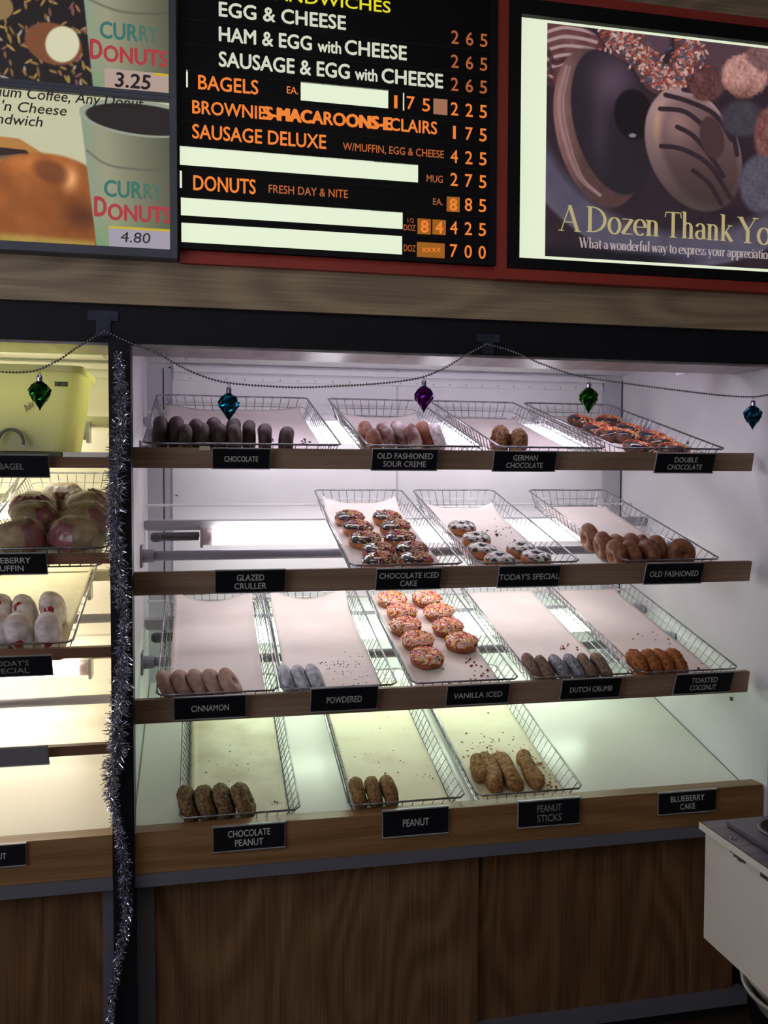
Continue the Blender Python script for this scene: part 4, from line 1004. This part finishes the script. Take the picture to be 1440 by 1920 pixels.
# ---- poster light box on the right
pb = thing('poster_light_box', (1.2, -.09, Z(.47)), 'red-framed backlit donut poster reading a dozen thank you, top right', 'poster')
rx0 = at(930.5, 250, -.085).x; rx1 = 2.35
zR0 = at(925, 524, -.075).z; zR1 = at(1440, 37, -.085).z
zK0 = at(950, 503, -.085).z; zK1 = at(1440, 55, -.085).z; kx0 = at(951.5, 250, -.085).x
wx0 = at(973, 250, -.08).x; wz0 = at(971, 485, -.08).z; wz1 = at(976, 30, -.08).z
q = MB(); fr_y = -.088
def framebox(q, x0, x1, z0, z1, ix0, ix1, iz0, iz1, y0, y1):
    q.box((x0, y0, z0), (ix0, y1, z1)); q.box((ix1, y0, z0), (x1, y1, z1)); q.box((ix0, y0, z0), (ix1, y1, iz0)); q.box((ix0, y0, iz1), (ix1, y1, z1))
framebox(q, rx0, rx1, zR0, zR1, kx0, rx1-.025, zK0, zK1, fr_y, -.06); q.build('red_frame', M_red, pb)
q = MB(); framebox(q, kx0, rx1-.025, zK0, zK1, wx0, rx1-.055, wz0, wz1, -.092, -.06); q.build('black_frame', M_menu_frame, pb, bevel=.001)
box('light_panel', W_EM, (wx0, -.076, wz0), (rx1-.055, -.062, wz1), pb)
ix0 = at(1024, 260, -.0775).x; iz0 = at(1020, 480, -.0775).z; iz1 = at(1028, 43, -.0775).z
picture('poster_print', ix0, rx1-.06, iz0, iz1, -.0775, .0015, paint_dozen, pb, vcol('backlit_print', emis=.92), 'dark mauve photo of assorted donuts')
# serif lettering drawn with a broad pen
TK, TN = .115, .038
def ribbon(mb, pts, ws, O, sx, sy):
    V = []; n = len(pts)
    for i, (x, y) in enumerate(pts):
        ax, ay = pts[max(i-1, 0)]; bx, by = pts[min(i+1, n-1)]; L = math.hypot(bx-ax, by-ay) or 1
        nx_, ny_ = -(by-ay)/L, (bx-ax)/L; w = ws[i]/2
        V.append((O.x+(x+nx_*w)*sx, O.y, O.z+(y+ny_*w)*sy)); V.append((O.x+(x-nx_*w)*sx, O.y, O.z+(y-ny_*w)*sy))
    mb.add(V, [(2*i, 2*i+1, 2*i+3, 2*i+2) for i in range(n-1)])
def AR(cx, cy, rx, ry, a0, a1, n=16): return [(cx+rx*math.cos(math.radians(a0+(a1-a0)*i/n)), cy+ry*math.sin(math.radians(a0+(a1-a0)*i/n))) for i in range(n+1)]
def SE(x, y, w=.2): return ('n', [(x-w/2, y), (x+w/2, y)])
def ST(x, y0, y1): return ('k', [(x, y0), (x, y1)])
h = .62
def bowl(cx, rx=.19): return ('a', AR(cx, h/2, rx, h/2+.01, 0, 360, 28))
def hump(x0, w=.26): return [('a', AR(x0+w/2, h*.72, w/2, h*.26, 180, 0)), ST(x0+w, 0, h*.72), SE(x0+w, .015)]
G = {
 'A': (.74, [('n', [(.06, .01), (.36, 1)]), ('k', [(.36, 1.02), (.66, .01)]), ('n', [(.17, .36), (.54, .36)]), SE(.06, .015, .2), SE(.66, .015, .24)]),
 'D': (.78, [ST(.15, 0, 1), ('a', AR(.2, .5, .48, .485, -90, 90, 24)), ('n', [(.03, .015), (.25, .015)]), ('n', [(.03, .985), (.25, .985)])]),
 'T': (.66, [ST(.33, 0, 1), ('n', [(.03, .975), (.63, .975)]), ('n', [(.04, .975), (.02, .78)]), ('n', [(.62, .975), (.64, .78)]), SE(.33, .015, .26)]),
 'Y': (.68, [('k', [(.10, 1), (.36, .48)]), ('n', [(.62, 1), (.36, .48)]), ST(.36, 0, .5), SE(.36, .015, .26), SE(.10, .985, .22), SE(.62, .985, .2)]),
 'W': (.98, [('k', [(.08, 1), (.30, .0)]), ('n', [(.30, .0), (.5, 1)]), ('k', [(.46, 1), (.68, 0)]), ('n', [(.68, 0), (.9, 1)]), SE(.08, .985), SE(.47, .985), SE(.9, .985)]),
 'a': (.46, [('a', AR(.2, h*.72, .14, h*.27, 165, 0)), ST(.34, .03, h*.72), ('n', [(.34, .03), (.43, .04)]), ('a', AR(.2, h*.28, .145, h*.26, 60, 310))]),
 'c': (.42, [('a', AR(.24, h/2, .19, h/2, 45, 315, 22))]),
 'd': (.52, [('a', AR(.23, h/2, .18, h/2, 30, 330, 22)), ST(.40, 0, 1.04), SE(.35, 1.03, .13), SE(.45, .015, .12)]),
 'e': (.44, [('a', AR(.24, h/2, .19, h/2, 0, 310, 24)), ('n', [(.06, h*.52), (.43, h*.52)])]),
 'f': (.30, [ST(.14, 0, .85), ('a', AR(.25, .85, .11, .17, 180, 40)), ('n', [(.03, h), (.28, h)]), SE(.14, .015)]),
 'h': (.54, [ST(.12, 0, 1.04), SE(.07, 1.03, .13), SE(.12, .015)]+hump(.12)),
 'i': (.25, [ST(.12, 0, h), SE(.12, .015), SE(.08, h-.01, .12), ('k', [(.12, .80), (.12, .90)])]),
 'k': (.52, [ST(.12, 0, 1.04), SE(.07, 1.03, .13), SE(.12, .015), ('n', [(.15, .27), (.40, h)]), ('k', [(.22, .36), (.46, .0)]), SE(.40, h-.01, .18), SE(.46, .015, .16)]),
 'l': (.25, [ST(.12, 0, 1.04), SE(.07, 1.03, .13), SE(.12, .015)]),
 'n': (.54, [ST(.12, 0, h), SE(.07, h-.01, .13), SE(.12, .015)]+hump(.12)),
 'o': (.48, [bowl(.24)]),
 'p': (.52, [ST(.12, -.32, h), SE(.07, h-.01, .13), SE(.12, -.31), ('a', AR(.29, h/2, .18, h/2, 150, -150, 22))]),
 'r': (.36, [ST(.12, 0, h), SE(.07, h-.01, .13), SE(.12, .015), ('a', AR(.25, h*.66, .12, h*.3, 180, 50))]),
 's': (.36, [('a', AR(.18, h*.75, .12, h*.23, 40, 250, 14)), ('a', AR(.18, h*.26, .13, h*.24, 75, -150, 14))]),
 't': (.30, [ST(.13, .1, .82), ('a', AR(.23, .12, .10, .11, 180, 300)), ('n', [(.03, h), (.27, h)])]),
 'u': (.54, [ST(.12, .15, h), ('a', AR(.25, .2, .13, .19, 180, 360)), ST(.38, 0, h), SE(.07, h-.01, .13), SE(.33, h-.01, .13), SE(.43, .015, .12)]),
 'w': (.68, [('k', [(.06, h), (.20, 0)]), ('n', [(.20, 0), (.34, h)]), ('k', [(.32, h), (.46, 0)]), ('n', [(.46, 0), (.60, h)]), SE(.06, h-.01, .16), SE(.60, h-.01, .14)]),
 'x': (.46, [('k', [(.06, h), (.40, 0)]), ('n', [(.38, h), (.06, 0)]), SE(.06, h-.01, .15), SE(.38, h-.01, .15), SE(.06, .015, .15), SE(.4, .015, .15)]),
 'y': (.48, [('k', [(.06, h), (.24, .02)]), ('n', [(.42, h), (.18, -.22), (.08, -.30)]), SE(.06, h-.01, .15), SE(.42, h-.01, .14)]),
 'z': (.44, [('n', [(.05, h-.02), (.40, h-.02)]), ('k', [(.39, h-.02), (.05, .02)]), ('n', [(.04, .02), (.41, .02)])]),
 ' ': (.22, [])}
def serif(mb, s, x0, y0, x1, y1, cappx, Y, k=1.0):
    a = at(x0, y0, Y); b = at(x1, y1, Y); a.z = (a.z+b.z)/2; cap = at(x0, y0-cappx, Y).z-at(x0, y0, Y).z
    W = sum(G[c][0] for c in s); sx = (b.x-a.x)/W; cx = 0
    for j, ch in enumerate(s):
        for n_, (ty, pts) in enumerate(G[ch][1]):
            if ty == 'k': ws = [TK*k*1.1]*len(pts)
            elif ty == 'n': ws = [TN*k]*len(pts)
            else:
                ws = []
                for i in range(len(pts)):
                    p_, q_ = pts[max(i-1, 0)], pts[min(i+1, len(pts)-1)]; L = math.hypot(q_[0]-p_[0], q_[1]-p_[1]) or 1
                    ws.append((TN+(TK-TN)*(abs(q_[1]-p_[1])/L)**1.5)*k)
            ribbon(mb, pts, ws, Vector((a.x+cx*sx, Y-.00005*n_, a.z)), sx, cap)
        cx += G[ch][0]
for s, x0, y0, x1, y1 in (('A', 1049, 432, 1087, 435), ('Dozen', 1098, 435, 1238, 443), ('Thank', 1246, 444, 1374, 453), ('You', 1382, 454, 1474, 461)):
    q = MB(); serif(q, s, x0, y0, x1, y1, 48, -.0785)
    tag(q.build('headline_word', emit('headline_gold', 'b5a878', .9), pb), 'large cream serif word %s' % s)
q = MB(); serif(q, 'What a wonderful way to express your appreciation', 1086, 463, 1448, 487, 19, -.0785, 1.25)
tag(q.build('caption_lettering', emit('caption_mauve', 'b0a2a0', .9), pb), 'small serif caption')

# ---- photo menus on the left
fx1 = at(332, 300, -.095).x; fxi = at(318, 300, -.095).x; FX0 = -1.2
z_mid1 = at(318, 178, -.09).z; z_mid0 = at(318, 193, -.09).z; z_b1 = at(322, 470, -.09).z; z_b0 = at(335, 487, -.09).z
rdx = random.Random(12)
DASH = [(rdx.uniform(-10, 170), rdx.uniform(-15, 175), rdx.uniform(6, 11), 2.6, rdx.choice([60, 75, 40, 120, 20, -30, 80]), rdx.choice([(150, 118, 52), (160, 130, 70), (120, 72, 74), (150, 140, 128), (118, 90, 50), (140, 104, 60)])) for _ in range(120)]
def cup(img, x, y, xl0, y0, xl1, y1, dark=0):
    t = (y-y0)/(y1-y0); xl_ = xl0+(xl1-xl0)*t; u = np.clip((x-xl_)/165, 0, 1)
    col = c3(150, 150, 122)[None, None]*(1-.45*np.clip((u-.25)/.75, 0, 1))[..., None]+(np.clip(1-u*5, 0, 1))[..., None]*c3(-14, 2, 6)
    col = col+np.clip((y-y1+60)/60, 0, 1)[..., None]*c3(-22, 0, -14)
    return mixc(img, np.clip((x-xl_)/2.2, 0, 1)*np.clip((y-y0)/2, 0, 1), col)
def paint_top(x, y):
    img = np.zeros(x.shape+(3,))+c3(26, 20, 22); img = dashes(img, x, y, DASH, 1)
    img = mixc(img, sm(ell(x, y, -10, 10, 36, 26, 20), .1), c3(140, 112, 70))
    tri = ((y > 50) & (x > 52) & (x < 150) & (y < 50+(x-52)*1.0+10))
    img = mixc(img, sm(ell(x, y, 100, 82, 56, 38, 20), .1), c3(122, 72, 44))
    img = mixc(img, sm(ell(x, y, 117, 83, 32, 34), .12), c3(212, 210, 176))
    img = cup(img, x, y, 155, -10, 175, 180)
    img = mixc(img, .5*curve(x, y, cs(0, 0, [(165, -2), (220, 20), (280, 26), (330, 22)]), 2.5), c3(80, 80, 68))
    return img
def paint_bot(x, y):
    img = np.zeros(x.shape+(3,))+c3(196, 194, 160)+fbm(x, y, 60, 2)[..., None]*4
    img = mixc(img, np.clip((300+x*.0-y)/1+0, 0, 1)*0, c3(0, 0, 0))
    f = fbm(x, y, 22, 5)
    # sandwich edge and bagel
    img = mixc(img, curve(x, y, [(-20, 270), (30, 275), (70, 300)], 16), c3(176, 122, 58)); img = mixc(img, curve(x, y, [(-20, 283), (45, 290)], 9), c3(40, 28, 26))
    img = mixc(img, curve(x, y, [(-20, 298), (40, 292)], 4), c3(120, 90, 60))
    d = ell(x, y, 70, 400, 150, 113, 0)
    body = c3(150, 84, 34)+f[..., None]*c3(16, 12, 8)+np.exp(-((x-40)/60)**2-((y-305)/18)**2)[..., None]*c3(30, 20, 14)+np.exp(-((x-133)/14)**2-((y-335)/22)**2)[..., None]*c3(90, 90, 80)-np.exp(-((x-150)/34)**2-((y-405)/30)**2)[..., None]*c3(64, 42, 18)
    img = mixc(img, sm(d, .05), body)
    img = mixc(img, sm(ell(x, y, 95, 322, 34, 20, 25), .5)*.6, c3(92, 46, 24))
    img = mixc(img, np.clip((y-432-(x*.09))/10, 0, 1)*(x < 178), c3(168, 136, 62)+f[..., None]*12)
    img = cup(img, x, y, 148, 200, 180, 462)
    # rim bands
    img = mixc(img, .6*curve(x, y, cs(0, 0, [(163, 282), (200, 308), (260, 318), (335, 320)]), 2.2), c3(88, 90, 76))
    img = mixc(img, sm(ell(x, y, 262, 222, 114, 34, 7), .03), c3(150, 156, 138)); img = mixc(img, sm(ell(x, y, 266, 224, 106, 28, 7), .05), c3(30, 24, 24))
    top = (y < 190+(x)*.055)*(x > 130)
    return img
P_EM = vcol('photo_print', emis=.95)
GD = emit('cup_green_letters', '3c7468', .8); RD = emit('cup_red_letters', 'aa3a40', .85); BK = emit('print_black_letters', '2a2622', .6)
GDd = emit('cup_green_letters_faded', '4e7262', .8)
def photo_panel(name, label, z0, z1, paint):
    t = thing(name, ((FX0+fx1)/2, -.09, z0), label, 'menu picture', 'framed photo menus')
    return t
pt = photo_panel('photo_menu', 'framed backlit photo menu with sprinkles and coffee cup, upper left corner', z_mid0, 2.5, None)
pl_ = photo_panel('photo_menu', 'framed backlit photo menu with bagel and coffee cup, lower of the left pair', z_b0, z_mid0, None)
zm = (z_mid0+z_mid1)/2
q = MB(); q.box((fxi, -.1, zm), (fx1, -.06, 2.5)); q.box((FX0, -.1, zm), (fxi, -.06, z_mid1)); q.build('frame', M_greyframe, pt, bevel=.001)
q = MB(); q.box((fxi, -.1, z_b0), (fx1, -.06, zm)); q.box((FX0, -.1, z_mid0), (fxi, -.06, zm)); q.box((FX0, -.1, z_b0), (fxi, -.06, z_b1)); q.build('frame', M_greyframe, pl_, bevel=.001)
picture('photo_print', -.62, fxi, z_mid1, 2.5, -.088, .0015, paint_top, pt, P_EM); picture('photo_print', -.62, fxi, z_b1, z_mid0, -.088, .0015, paint_bot, pl_, P_EM)
LYp = -.0888
def cups(par, dy, xs, ys):
    q = MB(); text_px(q, 'CUR', xs[0], ys[0], xs[0]+70, ys[0]+6, 30, LYp, bold=.035); q.build('cup_lettering', GD, par)
    q = MB(); text_px(q, 'RY', xs[0]+74, ys[0]+6, xs[0]+108, ys[0]+8, 28, LYp, bold=.03); q.build('cup_lettering', GDd, par)
    q = MB(); text_px(q, 'D', xs[1], ys[1], xs[1]+21, ys[1]+2, 35, LYp, bold=.04); text_px(q, 'ONUTS', xs[1]+25, ys[1]+6, xs[1]+143, ys[1]+16, 29, LYp, bold=.04); q.build('cup_lettering', RD, par)
cups(pt, 0, (188, 170), (71, 109)); cups(pl_, 0, (196, 178), (367, 404))
for par, (x0, y0, x1, y1, hp), s, mk, c in ((pt, (196, 129, 316, 138, 38), '3.25', (216, 163, 282, 167, 26), 'b49c90'), (pl_, (204, 422, 320, 432, 38), '4.80', (226, 452, 282, 458, 19), 'a39caa')):
    a = at(x0, y0, LYp); b = at(x1, y1, LYp); zt_ = (a.z+b.z)/2; hz = at(x0, y0, LYp).z-at(x0, y0+hp, LYp).z
    o = box('price_tag', emit('price_tag_'+c, c, .85), (a.x, LYp-.0006, zt_-hz), (min(b.x, fxi-.0005), LYp+.0003, zt_), par); tag(o, 'handwritten price tag')
    q = MB(); text_px(q, s, *mk, LYp-.0012, bold=.03 if par is pt else .0, shear=.1); q.build('price_writing', emit('marker_ink', '2a2226', .5), par)
    q = MB(); q.box((a.x if par is pl_ else b.x-.03, LYp-.0009, zt_-.005), (min(b.x, fxi-.0005), LYp, zt_)); q.build('yellow_edge', emit('yellow_edge', 'c8ac30', .85), par)
q = MB(); text_px(q, 'Medium Coffee, Any Donut,', -54, 172, 272, 208, 20, LYp, bold=.012, shear=.22); text_px(q, "Egg 'n Cheese", -50, 203, 125, 217, 19, LYp, bold=.012, shear=.22); text_px(q, 'Sandwich', -35, 229, 80, 238, 19, LYp, bold=.012, shear=.22)
q.build('menu_lettering', BK, pl_)

# ================================================================== GARLANDS, ORNAMENTS, TAPE
HY = -.072
def bead_line(pts, label):
    P = cs(0, 0, pts, 24); W = [at(x, y, HY) for x, y in P]
    q = MB(); q.tube(W, .0007, 4); t = thing('bead_garland', W[len(W)//2], label, 'garland', 'silver bead garlands'); q.build('string', M_bead, t)
    q = MB(); acc = 0; step = .0068; last = W[0]
    ico = [(0, 0, 1), (.894, 0, .447), (.276, .851, .447), (-.724, .526, .447), (-.724, -.526, .447), (.276, -.851, .447), (.724, .526, -.447), (-.276, .851, -.447), (-.894, 0, -.447), (-.276, -.851, -.447), (.724, -.526, -.447), (0, 0, -1)]
    icf = [(0,1,2),(0,2,3),(0,3,4),(0,4,5),(0,5,1),(1,6,2),(2,7,3),(3,8,4),(4,9,5),(5,10,1),(6,7,2),(7,8,3),(8,9,4),(9,10,5),(10,6,1),(11,7,6),(11,8,7),(11,9,8),(11,10,9),(11,6,10)]
    for a, b in zip(W[:-1], W[1:]):
        L = (b-a).length
        while acc < L:
            p = a+(b-a)*(acc/L); q.add([p+Vector(v)*.0030 for v in ico], icf); acc += step
        acc -= L
    tag(q.build('beads', M_bead, t, smooth=True), 'small round silver beads', kind='stuff')
bead_line([(-60, 690), (0, 697), (40, 698), (70, 694), (110, 675), (150, 648), (197, 621)], 'silver bead string sagging across the left case')
bead_line([(197, 621), (245, 643), (290, 660), (340, 688), (385, 707), (429, 718), (500, 724), (580, 726), (700, 720), (780, 710), (830, 692), (880, 662), (913, 645)], 'silver bead string sagging across the middle, between the two tapes')
bead_line([(913, 645), (960, 658), (1010, 680), (1060, 698), (1100, 708), (1180, 720), (1280, 733), (1350, 741), (1412, 744), (1450, 738)], 'silver bead string running right from the second tape')
for i, (x, y, w_, h_) in enumerate(((193, 606, 52, 44), (915, 645, 46, 38))):
    p = at(x, y, -.053); dx = w_/F*1.0; dz = h_/F*1.0
    q = MB(); q.box((p.x-dx, -.0535, p.z+dz*.2), (p.x+dx, -.0505, p.z+dz)); q.box((p.x-dx*.45, -.0545, p.z-dz), (p.x+dx*.5, -.0515, p.z+dz*.6))
    tag(q.build('tape_piece', M_tape, None), ('bluish tape holding the beads above the black post' if i == 0 else 'bluish tape holding the beads right of centre on the black beam'), 'tape', 'tape pieces on the beam')
def ornament(x, ytop, ybot, col, cname, label, col2):
    m = mat('foil_'+cname, col, .16, 1.0, c2=col2, scale=60, lo=.4, hi=.6)
    a = at(x, ytop, HY); b = at(x, ybot, HY); Ht = a.z-b.z
    t = thing('ornament', (a.x, HY, b.z), label, 'ornament', 'shiny bulb ornaments on the beads')
    hb = Ht*.80; R = hb*.325; nu, nv = 16, 12; V = []; Fc = []
    for j in range(nv+1):
        s = j/nv; r = R*(math.sin(PI*s**1.45)**.9 if 0 < s < 1 else 0)+.0004
        for i in range(nu):
            an = 2*PI*i/nu+s*1.9; rr = r*(1+.09*(1 if (i % 2) else -1)*math.sin(PI*s))*(1+.04*math.cos(j*PI))
            V.append((a.x+rr*math.cos(an), HY+rr*math.sin(an), b.z+hb*s))
    for j in range(nv):
        for i in range(nu): Fc += [(j*nu+i, j*nu+(i+1) % nu, (j+1)*nu+(i+1) % nu), (j*nu+i, (j+1)*nu+(i+1) % nu, (j+1)*nu+i)]
    q = MB(); q.add(V, Fc); q.build('bulb', m, t)
    q = MB(); q.lathe([(.0058, hb-.004), (.0062, hb+.004), (.0045, hb+.009), (.001, hb+.0095)], 12, (a.x, HY, b.z)); q.build('cap', M_cap, t)
    q = MB(); q.tube([(a.x+.003*math.cos(g), HY, b.z+hb+.0115+.0035*math.sin(g)) for g in np.linspace(0, 2*PI, 12)[:-1]], .0006, 4, closed=True); q.build('hanging_loop', M_cap, t)
ornament(74, 697, 770, '1c7a2c', 'green', 'dark green faceted ornament in front of the plastic tub', '0e4a1a')
ornament(429, 720, 791, '1288a8', 'blue', 'blue faceted ornament hanging over the chocolate donuts', '0a5674')
ornament(795, 708, 774, '8a18a6', 'purple', 'purple faceted ornament, the only purple one', '560c70')
ornament(1104, 711, 776, '2c9a22', 'bright_green', 'bright green faceted ornament above the double chocolate tray', '12580e')
ornament(1412, 746, 806, '1584ac', 'blue_right', 'blue faceted ornament at the far right by the side wall', '0a5070')

# tinsel
tin = thing('tinsel_garland', (-.18, -.07, .3), 'silver tinsel garland wound down the black post', 'tinsel')
TP = [(222, 668, 9), (226, 715, 13), (229, 760, 17), (224, 830, 19), (217, 900, 21), (214, 960, 20), (218, 1030, 21), (226, 1100, 19), (235, 1165, 13), (230, 1210, 15), (229, 1260, 20), (227, 1310, 19), (219, 1370, 22), (222, 1408, 19),
      (208, 1442, 19), (208, 1490, 14), (216, 1530, 12), (226, 1570, 12), (232, 1610, 13), (233, 1660, 14), (240, 1710, 12), (229, 1760, 11), (222, 1800, 9), (213, 1850, 9), (207, 1890, 9), (203, 1930, 8), (203, 1975, 8), (206, 2040, 7), (212, 2112, 7)]
core = []; rad = []
for (a, b) in zip(TP[:-1], TP[1:]):
    for k in range(6):
        t_ = k/6; core.append(at(a[0]+(b[0]-a[0])*t_, a[1]+(b[1]-a[1])*t_, -.078)); rad.append((a[2]+(b[2]-a[2])*t_)/F*1.98)
q = MB(); q.tube(core, .0012, 4); q.build('core_string', M_bead, tin)
rd = random.Random(2); q = MB()
for _ in range(7500):
    i = rd.randrange(len(core)); c = core[i].copy(); R = rad[i]; c.z += rd.uniform(-.005, .005)
    d = Vector((rd.gauss(0, 1), rd.gauss(0, 1), rd.gauss(.1, .8))).normalized()
    if d.y > .3: d.y = -d.y
    L = R*rd.uniform(.55, 1.25); s0 = rd.uniform(.0, .45)
    a = c+d*L*s0; b = c+d*L+Vector((0, 0, rd.uniform(-.005, .003))); w = d.cross(Vector((rd.gauss(0, 1), rd.gauss(0, 1), rd.gauss(0, 1)))).normalized()*.0008
    mid = (a+b)/2+Vector((rd.gauss(0, .0015), rd.gauss(0, .0015), rd.gauss(0, .0015)))
    q.add([a-w, a+w, mid+w, mid-w, b+w, b-w], [(0, 1, 2, 3), (3, 2, 4, 5)])
tag(q.build('foil_strands', mat('tinsel_foil', 'c2c4d2', .17, .97), tin), 'shiny silver foil strands', kind='stuff')

# ================================================================== STEAM UNIT (lower right) AND BOWLS
DA = 1.35; lx = ray(1312, 1540).x*DA; bx = ray(1315, 1757).x*DA; ya = CY+DA; zt_ = CZ+ray(1312, 1540).z*DA; zb_ = CZ+ray(1315, 1757).z*DA
un = thing('steel_counter_unit', (1.25, -1.0, 0), 'light metal counter unit with stainless top at the lower right corner', 'counter unit')
box('cabinet_body', M_enamel, (bx, -1.45, zb_), (1.75, ya-.004, zt_-.012), un, bevel=.003)
q = MB(); q.box((lx, -1.46, zt_-.012), (1.76, ya, zt_)); q.build('top_plate', M_steel, un, bevel=.0015)
tag(box('top_edge', mat('pale_worn_edge', 'dcd4c4', .4, .1), (lx-.0015, -1.46, zt_-.0125), (lx, ya, zt_-.001), un))
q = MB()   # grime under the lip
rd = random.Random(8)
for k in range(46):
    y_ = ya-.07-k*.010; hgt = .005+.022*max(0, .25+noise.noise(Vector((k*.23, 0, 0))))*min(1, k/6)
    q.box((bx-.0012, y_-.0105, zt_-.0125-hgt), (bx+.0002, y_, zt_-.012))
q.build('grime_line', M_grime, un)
lid0 = at(1360, 1536, ya).x  # raised lid
zz = zt_; p1 = ray(1360, 1540); k1 = (zt_+.006-CZ)/p1.z; X1 = p1.x*k1; Y1 = CY+k1
q = MB(); q.box((X1, Y1-.36, zt_), (X1+.42, Y1, zt_+.007)); q.build('pan_lid', mat('dull_lid_steel', '7e7a80', .32, .9, c2='6c686e', scale=6), un, bevel=.002)
lc_ = Vector((X1+.082, Y1-.062, zt_+.007))
q = MB(); q.lathe([(.054, 0), (.052, .003), (.046, .0035), (.042, .001), (.03, .0006), (.001, .0006)], 32, tuple(lc_)); q.build('lid_recess', mat('dull_lid_steel_dark', '5a565c', .35, .9), un, smooth=True)
q = MB(); q.lathe([(.010, 0), (.010, .008), (.004, .012), (.001, .012)], 14, (lc_.x+.01, lc_.y+.012, lc_.z)); q.build('lid_knob', M_cap, un, smooth=True)
q = MB()
for px, py in ((1372, 1572), (1379, 1574)):
    d = ray(px, py); k_ = (zt_-CZ)/d.z; q.lathe([(.003, 0), (.0025, .002), (.001, .003)], 8, (d.x*k_, CY+k_, zt_))
q.build('rivet', M_cap, un)
for x_ in (1.22, 1.7):
    for y_ in (-1.38, -.76): box('leg', M_steel, (x_-.02, y_-.02, 0), (x_+.02, y_+.02, zb_), un)
DB = 1.42; bxl = ray(1404, 1860).x*DB+.014; zc_ = CZ+ray(1404, 1856).z*DB
sh_z = zc_-.105
box('lower_shelf', M_steel, (1.125, -1.40, sh_z-.012), (1.72, -.52, sh_z), un)
t = thing('stacked_bowl', (bxl+.145, CY+DB, sh_z), 'pale round ribbed bowls nested under the counter unit, lower right corner', 'bowl')
for k in range(3):
    o_ = (bxl+.145+k*.004, CY+DB, sh_z+k*.018)
    q = MB(); q.lathe([(.06, 0), (.085, .012), (.118, .045), (.136, .075), (.146-.002*k, .082), (.147-.002*k, .088), (.14, .088), (.11, .046), (.05, .006), (.001, .006)], 44, o_, cap=False)
    q.build('bowl_shell', mat('pale_bowl', 'a39c92', .35, .2), t, smooth=True)

# ------------------------------------------------------------------ finish
for o in list(scene.objects):
    if '_w' in o: del o['_w']
    if 'used' in o: del o['used']
w = bpy.data.worlds.new('world'); scene.world = w; w.use_nodes = True
w.node_tree.nodes['Background'].inputs[0].default_value = (.5, .52, .6, 1); w.node_tree.nodes['Background'].inputs[1].default_value = .05
vs = scene.view_settings; vs.view_transform = 'Standard'; vs.look = 'None'; vs.gamma = 1.0; vs.use_curve_mapping = False; vs.exposure = 0.0
